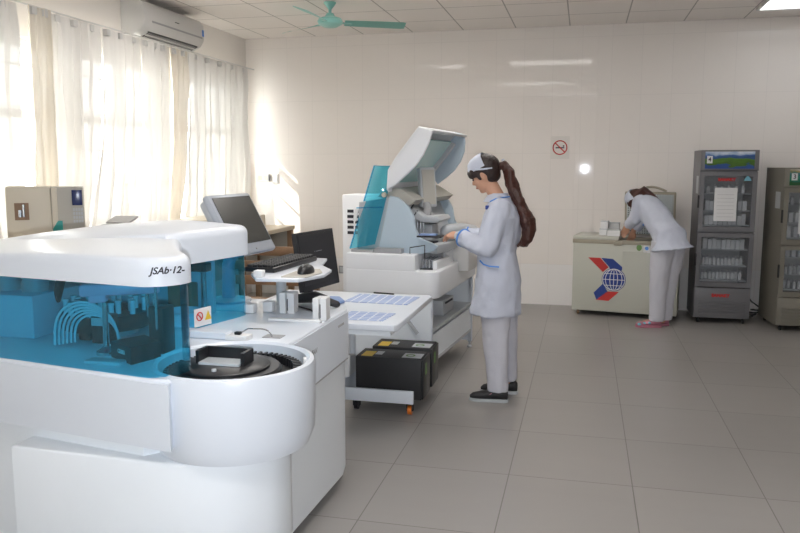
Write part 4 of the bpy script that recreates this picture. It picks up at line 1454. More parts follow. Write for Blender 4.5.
# --- woman 1, standing in profile at the analyzer, facing -X
W1 = bpy.data.objects.new('person_anchor', None)
f1 = Vector((-0.86, 0.16, -0.42))
hc1 = Vector((-0.622, 4.90, 1.462))
b = NB()
P1, f_, r_, u_ = head_shapes(b, hc1, f1, (-0.3, 0, 1), 0.99)
capsule(b, [(-0.585, 4.90, 1.40), (-0.535, 4.90, 1.31), (-0.51, 4.90, 1.24)], [0.047, 0.050, 0.06], 14)
X, Y = (1, 0, 0), (0, 1, 0)
rings_loft(b, [((-0.51, 4.9, 1.30), X, Y, 0.05, 0.08), ((-0.505, 4.9, 1.26), X, Y, 0.075, 0.145), ((-0.51, 4.9, 1.20), X, Y, 0.095, 0.165), ((-0.525, 4.9, 1.10), X, Y, 0.10, 0.145), ((-0.53, 4.9, 0.98), X, Y, 0.085, 0.12), ((-0.52, 4.9, 0.85), X, Y, 0.105, 0.155), ((-0.52, 4.9, 0.76), X, Y, 0.10, 0.15)])
capsule(b, [(-0.53, 4.81, 0.80), (-0.52, 4.81, 0.45), (-0.505, 4.80, 0.08)], [0.075, 0.052, 0.036], 14)
capsule(b, [(-0.51, 4.99, 0.80), (-0.495, 4.995, 0.45), (-0.465, 5.00, 0.08)], [0.075, 0.052, 0.036], 14)
capsule(b, [(-0.50, 4.80, 0.05), (-0.60, 4.80, 0.035)], [0.034, 0.028], 10)
capsule(b, [(-0.46, 5.00, 0.05), (-0.56, 5.0, 0.035)], [0.034, 0.028], 10)
# near (left) arm: shoulder, elbow, wrist, hand
SN, EN, WN_ = Vector((-0.505, 4.755, 1.255)), Vector((-0.575, 4.715, 1.01)), Vector((-0.785, 4.885, 1.065))
SF, EF, WF = Vector((-0.505, 5.045, 1.255)), Vector((-0.585, 5.12, 1.03)), Vector((-0.80, 5.11, 1.055))
capsule(b, [SN, EN], [0.045, 0.036], 12)
capsule(b, [EN, WN_], [0.036, 0.024], 12)
capsule(b, [SF, EF], [0.045, 0.036], 12)
capsule(b, [EF, WF], [0.036, 0.024], 12)
hand(b, WN_, (-0.80, 0.58, 0.04), (0.1, 0.5, -0.8), (0, 1, 0.4), 1.0, 32)
hand(b, WF, (-0.97, -0.22, -0.02), (0, -0.4, -0.9), (0, -1, 0.4), 1.0, 32)
body = fused(b, 0.0052, 2)
W = put('person', body, 'skin', loc=Vector((-0.53, 4.9, 0)))
tag(W, 'standing woman with a long ponytail, in a white coat and cap, working at the analyzer', 'person')
face_parts(P1, f_, r_, u_, 0.99, W)
# hair
b = NB()
ellipsoid(b, P1(-0.030, 0, 0.034), (0.090, 0.079, 0.093), f_, u_, 24)
ellipsoid(b, P1(-0.045, 0, -0.02), (0.055, 0.066, 0.055), f_, u_, 18)
ellipsoid(b, P1(0.040, 0, 0.074), (0.050, 0.062, 0.034), f_, u_, 18)
for q in (-1, 1):
    ellipsoid(b, P1(0.030, q * 0.060, 0.036), (0.052, 0.018, 0.036), f_, u_, 16)
    ellipsoid(b, P1(0.020, q * 0.066, 0.005), (0.016, 0.010, 0.036), f_, u_, 12)
    tube(b, [P1(0.070, q * 0.020, 0.075), P1(0.086, q * 0.034, 0.048), P1(0.080, q * 0.050, 0.020), P1(0.066, q * 0.060, 0.000)], [0.012, 0.013, 0.011, 0.004], 8)
b = fused(b, 0.006, 2, 0.002, (40, 40, 12))
put('hair', b, 'hair', W)
b = NB()
pt = [(-0.545, 4.90, 1.50), (-0.505, 4.895, 1.525), (-0.465, 4.885, 1.475), (-0.44, 4.88, 1.40), (-0.415, 4.875, 1.32), (-0.375, 4.87, 1.24), (-0.345, 4.87, 1.17), (-0.33, 4.87, 1.11), (-0.345, 4.87, 1.05), (-0.375, 4.87, 1.005)]
tube(b, pt, [0.022, 0.028, 0.036, 0.040, 0.038, 0.044, 0.049, 0.043, 0.040, 0.012], 16)
for k in range(7):
    a = 2 * PI * k / 7
    tube(b, [Vector(p) + Vector((math.cos(a + i * 0.7) * 0.030, math.sin(a + i * 0.7) * 0.030, 0)) * min(1, i / 3) for i, p in enumerate(pt)], [0.012, 0.014, 0.016, 0.016, 0.017, 0.018, 0.018, 0.016, 0.012, 0.005], 8)
b = fused(b, 0.006, 1, 0.010, (16, 16, 13))
put('ponytail', b, 'hair2', W)
# cap
b = NB()
cp = []
for q, ru, rv, hgt in ((0, 0.105, 0.083, 0.045), (1, 0.108, 0.086, 0.070), (2, 0.098, 0.078, 0.105), (3, 0.070, 0.052, 0.128), (4, 0.02, 0.02, 0.136)):
    cp.append((P1(-0.004 - 0.004 * q, 0, hgt), f_ * 0.98 + u_ * -0.05, r_, ru * (0.93), rv))
rings_loft(b, cp, 28)
bmesh.ops.bisect_plane(b, geom=b.verts[:] + b.edges[:] + b.faces[:], plane_co=P1(-0.045, 0, 0.05), plane_no=f_, clear_inner=True)
capn = put('cap', b, 'coat', W)
b = NB()
pts = [P1(0.02, -0.083, 0.050), P1(-0.03, -0.083, 0.030), P1(-0.075, -0.062, 0.015), P1(-0.112, 0, 0.012), P1(-0.075, 0.062, 0.015), P1(-0.03, 0.083, 0.030), P1(0.02, 0.083, 0.050)]
tube(b, pts, 0.0065, 8)
ellipsoid(b, P1(-0.113, -0.012, 0.012), (0.016, 0.018, 0.013), f_, u_, 10)
tube(b, [P1(-0.11, -0.02, 0.01), P1(-0.112, -0.045, -0.03), P1(-0.125, -0.05, -0.075)], [0.006, 0.008, 0.010], 8)
tube(b, [P1(-0.11, -0.01, 0.012), P1(-0.14, -0.04, 0.0), P1(-0.135, -0.05, 0.04)], [0.006, 0.009, 0.010], 8)
put('cap_strap', b, 'coat', capn)
# trousers
b = NB()
rings_loft(b, [((-0.53, 4.81, 0.85), X, Y, 0.105, 0.09), ((-0.53, 4.81, 0.60), X, Y, 0.100, 0.088), ((-0.525, 4.81, 0.45), X, Y, 0.088, 0.08), ((-0.515, 4.805, 0.25), X, Y, 0.074, 0.07), ((-0.505, 4.80, 0.07), X, Y, 0.066, 0.062)])
rings_loft(b, [((-0.50, 4.985, 0.85), X, Y, 0.10, 0.09), ((-0.495, 4.99, 0.60), X, Y, 0.098, 0.088), ((-0.485, 4.995, 0.45), X, Y, 0.085, 0.08), ((-0.47, 5.0, 0.25), X, Y, 0.072, 0.07), ((-0.46, 5.0, 0.09), X, Y, 0.064, 0.062)])
put('trousers', fused(b, 0.009, 3, 0.006, (14, 14, 9)), 'trouser', W)
# coat
b = NB()
rings_loft(b, [((-0.52, 4.9, 1.325), X, Y, 0.062, 0.07), ((-0.51, 4.9, 1.30), X, Y, 0.078, 0.11), ((-0.505, 4.9, 1.265), X, Y, 0.098, 0.168), ((-0.51, 4.9, 1.19), X, Y, 0.120, 0.185), ((-0.522, 4.9, 1.10), X, Y, 0.130, 0.175), ((-0.533, 4.9, 0.98), X, Y, 0.125, 0.165), ((-0.530, 4.9, 0.86), X, Y, 0.140, 0.185), ((-0.530, 4.9, 0.72), X, Y, 0.150, 0.195), ((-0.533, 4.9, 0.60), X, Y, 0.165, 0.20), ((-0.538, 4.9, 0.565), X, Y, 0.168, 0.20)])
CN = EN + (WN_ - EN) * 0.90
CF = EF + (WF - EF) * 0.92
capsule(b, [SN + Vector((0.0, 0.02, -0.005)), (SN + EN) / 2, EN], [0.068, 0.064, 0.064], 16)
tube(b, [EN - (CN - EN).normalized() * 0.01, (EN + CN) / 2 - Vector((0, 0, 0.008)), CN], [0.062, 0.058, 0.056], 18)
capsule(b, [SF + Vector((0.0, -0.02, -0.005)), EF], [0.068, 0.060], 16)
tube(b, [EF, CF], [0.060, 0.054], 18)
put('coat', fused(b, 0.008, 3, 0.013, (10, 10, 7)), 'coat', W)
b = NB()
dn = (CN - EN).normalized()
tube(b, [CN - dn * 0.022, CN - dn * 0.015], 0.0605, 24)
put('cuff_piping', b, 'trim', W, label='light blue cuff piping')
b = NB()
dn2 = (CF - EF).normalized()
tube(b, [CF - dn2 * 0.022, CF - dn2 * 0.015], 0.0585, 24)
put('cuff_piping', b, 'trim', W, label='light blue cuff piping')
b = NB()
tube(b, [(-0.575, 4.80, 1.295), (-0.54, 4.795, 1.312), (-0.49, 4.80, 1.322), (-0.455, 4.84, 1.325)], 0.004, 6)
put('collar_piping', b, 'trim', W, label='light blue collar piping')
b = NB()
rings_loft(b, [((-0.545, 4.9, 1.290), X, Y, 0.085, 0.085), ((-0.535, 4.9, 1.335), X, Y, 0.064, 0.062), ((-0.53, 4.9, 1.345), X, Y, 0.058, 0.056)])
put('collar', b, 'coat', W)
b = NB()
tube(b, [(-0.625, 4.745, 0.925), (-0.60, 4.722, 0.905), (-0.56, 4.708, 0.895), (-0.50, 4.708, 0.893)], 0.005, 6)
put('pocket_piping', b, 'trim', W, label='light blue pocket piping')
put('badge', box(NB(), -0.602, -0.580, 4.79, 4.82, 1.245, 1.270, 0.002), 'bluelogo', W, smooth=False)
wd = (WN_ - EN).normalized()
put('wristband', tube(NB(), [WN_ - wd * 0.004, WN_ + wd * 0.012], 0.030, 16), 'lgrey', W)


def shoe(bm, heel, d, L=0.25, h=0.075):
    d = Vector(d).normalized()
    r = Vector((0, 0, 1)).cross(d)
    heel = Vector(heel)
    up = Vector((0, 0, 1))
    rr2 = []
    for q, wv_, hh in ((0.0, 0.024, 0.030), (0.06, 0.034, h * 0.52), (0.30, 0.036, h * 0.50), (0.5, 0.040, h * 0.42), (0.75, 0.044, h * 0.31), (0.93, 0.034, h * 0.24), (1.0, 0.015, h * 0.14)):
        rr2.append((heel + d * L * q + up * (0.014 + hh), r, up, wv_, hh))
    rings_loft(bm, rr2, 18)


def sole(bm, heel, d, L=0.25, th=0.02):
    d = Vector(d).normalized()
    r = Vector((0, 0, 1)).cross(d)
    heel = Vector(heel)
    pts = []
    for q, w_ in ((-0.02, 0.018), (0.05, 0.034), (0.3, 0.036), (0.55, 0.042), (0.78, 0.046), (0.95, 0.034), (1.02, 0.014)):
        pts.append((q, w_))
    poly = [heel + d * L * q + r * w_ for q, w_ in pts] + [heel + d * L * q - r * w_ for q, w_ in reversed(pts)]
    prism(bm, [(p.x, p.y) for p in poly], 0.0, th, 'z', 0.003)


for (hx, hy) in ((-0.44, 4.80), (-0.395, 5.0)):
    b = NB()
    shoe(b, (hx, hy, 0.0), (-1, -0.03, 0), 0.245)
    s_ = put('shoe', b, 'blackmatt', W)
    put('shoe_sole', sole(NB(), (hx, hy, 0), (-1, -0.03, 0), 0.245, 0.02) or None, 'lgrey', s_) if False else None
    b = NB()
    sole(b, (hx, hy, 0), (-1, -0.03, 0), 0.245, 0.02)
    put('shoe_sole', b, 'lgrey', s_)
    b = NB()
    for k in range(3):
        q = Vector((hx - 0.10 - 0.022 * k, hy - 0.037, 0.06 - 0.006 * k))
        tube(b, [q, q + Vector((-0.02, -0.003, -0.012))], 0.003, 6)
    put('shoe_stripe', b, 'pink', s_)

# --- woman 2, bending over the chest freezer
f2 = Vector((-0.55, 0.35, -0.62))
hc2 = Vector((0.515, 7.90, 1.165))
b = NB()
P2, g_, q_, v_ = head_shapes(b, hc2, f2, (-0.5, 0.2, 1), 0.97)
HIP = Vector((0.80, 7.50, 0.84))
SHO = Vector((0.60, 7.82, 1.16))
ax = (SHO - HIP).normalized()
LR = Vector((0.62, 0.62, -0.25))
LR = (LR - ax * LR.dot(ax)).normalized()      # across the shoulders
FB = ax.cross(LR)
capsule(b, [SHO, hc2 - g_ * 0.02 - v_ * 0.04], [0.055, 0.045], 14)
rings_loft(b, [(HIP - ax * 0.08, LR, FB, 0.14, 0.10), (HIP, LR, FB, 0.15, 0.11), (HIP + ax * 0.15, LR, FB, 0.12, 0.09), (HIP + ax * 0.32, LR, FB, 0.14, 0.095), (SHO - ax * 0.03, LR, FB, 0.15, 0.08), (SHO + ax * 0.03, LR, FB, 0.08, 0.05)])
capsule(b, [HIP + Vector((-0.07, -0.03, -0.04)), (0.71, 7.45, 0.44), (0.705, 7.45, 0.08)], [0.08, 0.055, 0.036], 14)
capsule(b, [HIP + Vector((0.06, 0.04, -0.04)), (0.80, 7.53, 0.44), (0.785, 7.54, 0.08)], [0.08, 0.055, 0.036], 14)
capsule(b, [(0.70, 7.45, 0.05), (0.60, 7.43, 0.04)], [0.034, 0.028], 10)
capsule(b, [(0.78, 7.54, 0.05), (0.69, 7.54, 0.04)], [0.034, 0.028], 10)
S1 = SHO - LR * 0.13 - ax * 0.03
E1 = Vector((0.495, 7.74, 1.0))
H1 = Vector((0.435, 7.93, 0.925))
S2 = SHO + LR * 0.13 - ax * 0.03
E2 = Vector((0.60, 8.02, 0.98))
H2 = Vector((0.50, 8.08, 0.86))
for a_, b2, c2 in ((S1, E1, H1), (S2, E2, H2)):
    capsule(b, [a_, b2], [0.044, 0.036], 12)
    capsule(b, [b2, c2], [0.036, 0.024], 12)
hand(b, H1, (-0.3, 0.4, -0.85), (-0.3, -0.6, 0), (1, 0.3, 0), 0.95, 25)
hand(b, H2, (-0.2, 0.1, -0.97), (-0.3, -0.6, 0), (1, 0.3, 0), 0.95, 25)
body = fused(b, 0.0055, 2)
V = put('person', body, 'skin', loc=Vector((0.75, 7.5, 0)))
tag(V, 'woman in white tunic and trousers bending over the open chest freezer', 'person')
face_parts(P2, g_, q_, v_, 0.97, V)
b = NB()
ellipsoid(b, P2(-0.022, 0, 0.032), (0.092, 0.080, 0.093), g_, v_, 24)
ellipsoid(b, P2(-0.045, 0, -0.02), (0.055, 0.066, 0.055), g_, v_, 18)
for q in (-1, 1):
    ellipsoid(b, P2(0.035, q * 0.060, 0.02), (0.040, 0.016, 0.050), g_, v_, 14)
tube(b, [P2(-0.09, 0, 0.05), P2(-0.135, 0.0, 0.05), P2(-0.14, -0.02, -0.03), P2(-0.14, -0.05, -0.09), P2(-0.15, -0.08, -0.13)], [0.028, 0.034, 0.034, 0.028, 0.010], 14)
put('hair', fused(b, 0.006, 2, 0.002, (40, 40, 14)), 'hair2', V)
b = NB()
cp = []
for q, ru, rv, hgt in ((0, 0.105, 0.083, 0.040), (1, 0.108, 0.086, 0.070), (2, 0.098, 0.078, 0.105), (3, 0.072, 0.052, 0.130), (4, 0.02, 0.02, 0.138)):
    cp.append((P2(-0.004 - 0.004 * q, 0, hgt), g_, q_, ru * 0.93, rv))
rings_loft(b, cp, 28)
bmesh.ops.bisect_plane(b, geom=b.verts[:] + b.edges[:] + b.faces[:], plane_co=P2(-0.035, 0, 0.05), plane_no=g_, clear_inner=True)
cap2 = put('cap', b, 'coat', V)
b = NB()
pts = [P2(0.02, -0.083, 0.050), P2(-0.03, -0.083, 0.030), P2(-0.075, -0.062, 0.015), P2(-0.112, 0, 0.012), P2(-0.075, 0.062, 0.015), P2(-0.03, 0.083, 0.030), P2(0.02, 0.083, 0.050)]
tube(b, pts, 0.0065, 8)
put('cap_strap', b, 'coat', cap2)
b = NB()
rings_loft(b, [((0.735, 7.46, 0.82), X, Y, 0.11, 0.10), ((0.72, 7.455, 0.60), X, Y, 0.098, 0.092), ((0.71, 7.45, 0.42), X, Y, 0.084, 0.08), ((0.705, 7.45, 0.22), X, Y, 0.074, 0.072), ((0.705, 7.45, 0.06), X, Y, 0.070, 0.066)])
rings_loft(b, [((0.85, 7.53, 0.82), X, Y, 0.10, 0.10), ((0.83, 7.53, 0.60), X, Y, 0.095, 0.092), ((0.805, 7.53, 0.42), X, Y, 0.084, 0.08), ((0.79, 7.535, 0.22), X, Y, 0.074, 0.072), ((0.785, 7.54, 0.06), X, Y, 0.068, 0.066)])
put('trousers', fused(b, 0.009, 3, 0.006, (14, 14, 9)), 'trouser', V)
b = NB()
hem = HIP + Vector((0.02, -0.04, -0.085))
rings_loft(b, [(hem + Vector((0.0, 0, -0.015)), Vector((0.95, 0.1, 0.12)), Vector((0, 1, -0.1)), 0.20, 0.19), (hem, Vector((0.95, 0.1, 0.10)), Vector((0, 1, -0.1)), 0.195, 0.18), (HIP + Vector((0, 0, 0.0)), LR, FB, 0.175, 0.150), (HIP + ax * 0.13, LR, FB, 0.150, 0.125), (HIP + ax * 0.30, LR, FB, 0.165, 0.125), (SHO - ax * 0.04, LR, FB, 0.175, 0.11), (SHO + ax * 0.02, LR, FB, 0.11, 0.08), (SHO + ax * 0.06, LR, FB, 0.055, 0.05)])
K1 = E1 + (H1 - E1) * 0.8
K2 = E2 + (H2 - E2) * 0.8
capsule(b, [S1, E1], [0.068, 0.062], 16)
tube(b, [E1, K1], [0.060, 0.056], 16)
capsule(b, [S2, E2], [0.068, 0.060], 16)
tube(b, [E2, K2], [0.060, 0.054], 16)
put('tunic', fused(b, 0.009, 3, 0.008, (12, 12, 8)), 'coat', V)
put('pocket_pen', obox(NB(), (0.575, 7.73, 0.965), (0.3, 0, 1), (0, 1, 0), (1, 0, -0.3), 0.05, 0.02, 0.012), 'trim', V)
for hx, hy, dd in ((0.745, 7.45, (-1, -0.15, 0)), (0.825, 7.545, (-1, 0.0, 0))):
    b = NB()
    shoe(b, (hx, hy, 0.0), dd, 0.23, 0.065)
    s_ = put('clog', b, 'pink', V)
    b = NB()
    sole(b, (hx, hy, 0), dd, 0.23, 0.018)
    put('clog_sole', b, 'pink', s_)
    b = NB()
    for k in range(3):
        d_ = Vector(dd).normalized()
        ellipsoid(b, Vector((hx, hy, 0.045)) + d_ * (0.11 + 0.045 * k) + Vector((0, -0.032, -0.006 * k)), (0.018, 0.012, 0.014))
    put('clog_patch', b, 'cyan', s_)

# ---------------------------------------------------------------- chest freezer
FR = thing('chest_freezer', 'cream chest freezer with a red and navy globe emblem and one lid open', 'chest freezer', (0.42, 8.05, 0), 0)
fa = R(-9)
FM = Matrix.Translation((-0.09, 7.92, 0)) @ Matrix.Rotation(fa, 4, 'Z')
FR.location = (-0.09, 7.92, 0)
FR.rotation_euler = (0, 0, fa)
WM[FR.name] = FM
FW, FD, FH = 1.02, 0.44, 0.76


def pf(name, bm, m, parent=FR, **k):
    return put(name, bm, m, parent, local=True, **k)


b = NB()
box(b, 0, FW, 0, 0.03, 0.05, FH, 0.006)
box(b, 0, FW, FD - 0.03, FD, 0.05, FH, 0.006)
box(b, 0.001, 0.03, 0.02, FD - 0.02, 0.051, FH - 0.001)
box(b, FW - 0.03, FW - 0.001, 0.02, FD - 0.02, 0.051, FH - 0.001)
box(b, 0.02, FW - 0.02, 0.02, FD - 0.02, 0.052, 0.10)
pf('cabinet', b, 'freezer')
pf('liner_floor', box(NB(), 0.03, FW - 0.03, 0.03, FD - 0.03, 0.45, 0.46), 'lgrey', smooth=False)
b = NB()
box(b, -0.006, FW + 0.006, -0.008, 0.04, FH - 0.02, FH + 0.02, 0.005)
box(b, -0.006, FW + 0.006, FD - 0.04, FD + 0.004, FH - 0.02, FH + 0.02, 0.005)
box(b, -0.006, 0.04, 0, FD, FH - 0.02, FH + 0.02, 0.005)
box(b, FW - 0.04, FW + 0.006, 0, FD, FH - 0.02, FH + 0.02, 0.005)
pf('rim', b, 'gasket')
lid = pf('closed_lid', box(NB(), -0.004, 0.45, -0.01, FD, FH + 0.02, FH + 0.055, 0.010), 'freezer')
pf('lid_latch', box(NB(), 0.40, 0.48, -0.022, -0.008, FH - 0.03, FH + 0.01, 0.005), 'gasket', lid)
# open lid standing up
ol = pf('open_lid', obox(NB(), (0.70, 0.42, FH + 0.265), (1, 0, 0), (0, 0.97, 0.24), (0, -0.24, 0.97), 0.50, 0.035, 0.47, 0.012), 'gasket')
holes = bpy.data.materials.new('perforated_liner')
holes.use_nodes = True
nt = holes.node_tree
tc = nt.nodes.new('ShaderNodeTexCoord')
vm = nt.nodes.new('ShaderNodeVectorMath')
vm.operation = 'MULTIPLY'
vm.inputs[1].default_value = (42, 0, 42)
nt.links.new(tc.outputs['Object'], vm.inputs[0])
fr_ = nt.nodes.new('ShaderNodeVectorMath')
fr_.operation = 'FRACTION'
nt.links.new(vm.outputs[0], fr_.inputs[0])
ds = nt.nodes.new('ShaderNodeVectorMath')
ds.operation = 'DISTANCE'
ds.inputs[1].default_value = (0.5, 0.0, 0.5)
nt.links.new(fr_.outputs[0], ds.inputs[0])
lt_ = nt.nodes.new('ShaderNodeMath')
lt_.operation = 'LESS_THAN'
lt_.inputs[1].default_value = 0.27
nt.links.new(ds.outputs['Value'], lt_.inputs[0])
mx_ = nt.nodes.new('ShaderNodeMixRGB')
mx_.inputs[1].default_value = (0.60, 0.64, 0.64, 1)
mx_.inputs[2].default_value = (0.12, 0.14, 0.15, 1)
nt.links.new(lt_.outputs[0], mx_.inputs[0])
nt.links.new(mx_.outputs[0], nt.nodes['Principled BSDF'].inputs['Base Color'])
pf('lid_liner', obox(NB(), (0.70, 0.398, FH + 0.26), (1, 0, 0), (0, 0.97, 0.24), (0, -0.24, 0.97), 0.455, 0.012, 0.425), holes, ol, smooth=False)
pf('lid_handle', tube(NB(), [(0.55 + 0.30 * (i / 8), 0.49, FH + 0.495 + 0.045 * math.sin(i / 8 * PI)) for i in range(9)], 0.012, 8), 'gasket', ol)
for x in (0.06, FW - 0.06):
    for y in (0.05, FD - 0.05):
        b = cyl(NB(), (x - 0.01, y, 0.025), (x + 0.01, y, 0.025), 0.025)
        cyl(b, (x, y, 0.02), (x, y, 0.055), 0.008)
        pf('castor', b, 'wood' if x < 0.5 else 'blackmatt')


# emblem on the front: red and navy chevrons and a globe
def fpx(px_, py_):
    """front-face coordinates from the emblem drawing's grid"""
    return ((px_ - 571) / 100.6, 0.745 - (py_ - 241) / 100.6 * 1.03)


def plate(pts, th0, th1):
    return prism(NB(), pts, -th0, -th1, 'y')


EM = None
q1 = [fpx(*p) for p in ((586.5, 255.5), (598.5, 255.5), (607, 264.5), (601.5, 269.5))]
q2 = [fpx(*p) for p in ((599.5, 255.5), (611, 256), (622, 265), (612, 274), (607.5, 264))]
q3 = [fpx(*p) for p in ((593, 290.5), (602, 281), (607, 289), (596, 297.5))]
q4 = [fpx(*p) for p in ((606, 288.5), (618, 288.5), (608, 298), (595, 297.5))]
EM = pf('emblem_chevron', plate(q1, 0.001, 0.003), 'redlogo', smooth=False, label='red upper emblem bar')
pf('emblem_chevron', plate(q2, 0.001, 0.003), 'bluelogo', smooth=False, label='navy upper emblem bar')
pf('emblem_chevron', plate(q3, 0.001, 0.003), 'bluelogo', smooth=False, label='navy lower emblem bar')
pf('emblem_chevron', plate(q4, 0.001, 0.003), 'redlogo', smooth=False, label='red lower emblem bar')
gx, gz = fpx(612.5, 276.5)
gr = 0.108
ci = [(gx + gr * 1.08 * math.cos(2 * PI * i / 40), gz + gr * 1.08 * math.sin(2 * PI * i / 40)) for i in range(40)]
gl_o = pf('emblem_globe', plate(ci, 0.002, 0.005), 'bluelogo', smooth=False)
b = NB()


def arc(bm, fn, n=24, r=0.0035):
    tube(bm, [(fn(i / n)[0], -0.0058, fn(i / n)[1]) for i in range(n + 1)], r, 5)


arc(b, lambda s: (gx + gr * math.cos(2 * PI * s), gz + gr * math.sin(2 * PI * s)), 40)
for k in (-0.75, -0.35, 0.0, 0.35, 0.75):
    arc(b, lambda s, k=k: (gx + gr * k * math.cos((s - 0.5) * PI), gz + gr * math.sin((s - 0.5) * PI)))
for k in (-0.55, 0.0, 0.55):
    h_ = math.sqrt(1 - k * k)
    arc(b, lambda s, k=k, h_=h_: (gx + gr * h_ * (2 * s - 1), gz + gr * k), 8)
pf('globe_lines', b, 'paper', gl_o)
pf('notice_sheet', box(NB(), 0.49, 0.72, -0.004, -0.001, 0.47, 0.675), 'freezer', smooth=False, label='pale sheet taped to the freezer front')
b = NB()
ellipsoid(b, (0.645, -0.003, 0.715), (0.026, 0.003, 0.032))
pf('green_sticker', b, 'green')
pf('blue_sticker', box(NB(), 0.685, 0.75, -0.004, -0.001, 0.665, 0.74), 'paper', smooth=False)
pf('blue_sticker_dot', ellipsoid(NB(), (0.717, -0.004, 0.71), (0.018, 0.002, 0.018)), 'trim')
# small white boxes standing on the closed lid
lz = FH + 0.0555


def carton(x, y, z, sx, sy, sz, label):
    o = tag(put('carton', box(NB(), -sx / 2, sx / 2, -sy / 2, sy / 2, 0, sz, 0.002), 'paper', local=True, smooth=False), label, 'box')
    o.location = FM @ Vector((x, y, z))
    o.rotation_euler = (0, 0, fa)
    WM[o.name] = Matrix.Translation(o.location) @ Matrix.Rotation(fa, 4, 'Z')
    put('carton_flap', box(NB(), -sx / 2 - 0.001, sx / 2 + 0.001, -sy / 2 - 0.001, sy / 2 + 0.001, sz - 0.006, sz + 0.001), 'lgrey', o, local=True, smooth=False)


carton(0.275, 0.16, lz, 0.07, 0.10, 0.065, 'white carton on the freezer lid, left bottom one under another')
carton(0.285, 0.17, lz + 0.067, 0.075, 0.10, 0.075, 'white carton on the freezer lid, topmost left of the stack')
carton(0.36, 0.30, lz, 0.11, 0.10, 0.12, 'greyish white carton on the lid at the back of the group')
carton(0.387, 0.10, lz, 0.125, 0.10, 0.062, 'long low white carton on the lid, nearest the woman')

# ---------------------------------------------------------------- display refrigerators


def picture(name, sky, hill, meadow, water):
    m = bpy.data.materials.new(name)
    m.use_nodes = True
    nt = m.node_tree
    tc = nt.nodes.new('ShaderNodeTexCoord')
    sp = nt.nodes.new('ShaderNodeSeparateXYZ')
    nt.links.new(tc.outputs['Generated'], sp.inputs[0])
    ns = nt.nodes.new('ShaderNodeTexNoise')
    ns.inputs['Scale'].default_value = 3
    ns.inputs['Detail'].default_value = 6
    nt.links.new(tc.outputs['Generated'], ns.inputs['Vector'])
    ad = nt.nodes.new('ShaderNodeMath')
    ad.operation = 'MULTIPLY_ADD'
    ad.inputs[1].default_value = 0.55
    nt.links.new(ns.outputs['Fac'], ad.inputs[0])
    nt.links.new(sp.outputs[2], ad.inputs[2])
    rp = nt.nodes.new('ShaderNodeValToRGB')
    cr = rp.color_ramp
    cr.interpolation = 'LINEAR'
    sm = nt.nodes.new('ShaderNodeMath')
    sm.operation = 'MULTIPLY'
    sm.inputs[1].default_value = 0.6
    nt.links.new(sp.outputs[2], sm.inputs[0])
    nt.links.new(sm.outputs[0], ad.inputs[2])
    for i, (p, c) in enumerate(((0.34, water), (0.40, water), (0.43, meadow), (0.60, [q * 1.6 for q in meadow]), (0.63, hill), (0.76, [q * 1.8 for q in hill]), (0.80, sky))):
        e = cr.elements[0] if i == 0 else cr.elements.new(p)
        e.position = p
        e.color = (*c, 1)
    nt.links.new(ad.outputs[0], rp.inputs[0])
    b = nt.nodes['Principled BSDF']
    nt.links.new(rp.outputs[0], b.inputs['Base Color'])
    b.inputs['Roughness'].default_value = 0.25
    return m


PIC1 = picture('landscape_print', (0.30, 0.42, 0.62), (0.03, 0.08, 0.22), (0.06, 0.14, 0.02), (0.03, 0.08, 0.28))
PIC2 = picture('meadow_print', (0.28, 0.24, 0.08), (0.03, 0.12, 0.12), (0.02, 0.16, 0.10), (0.02, 0.10, 0.03))


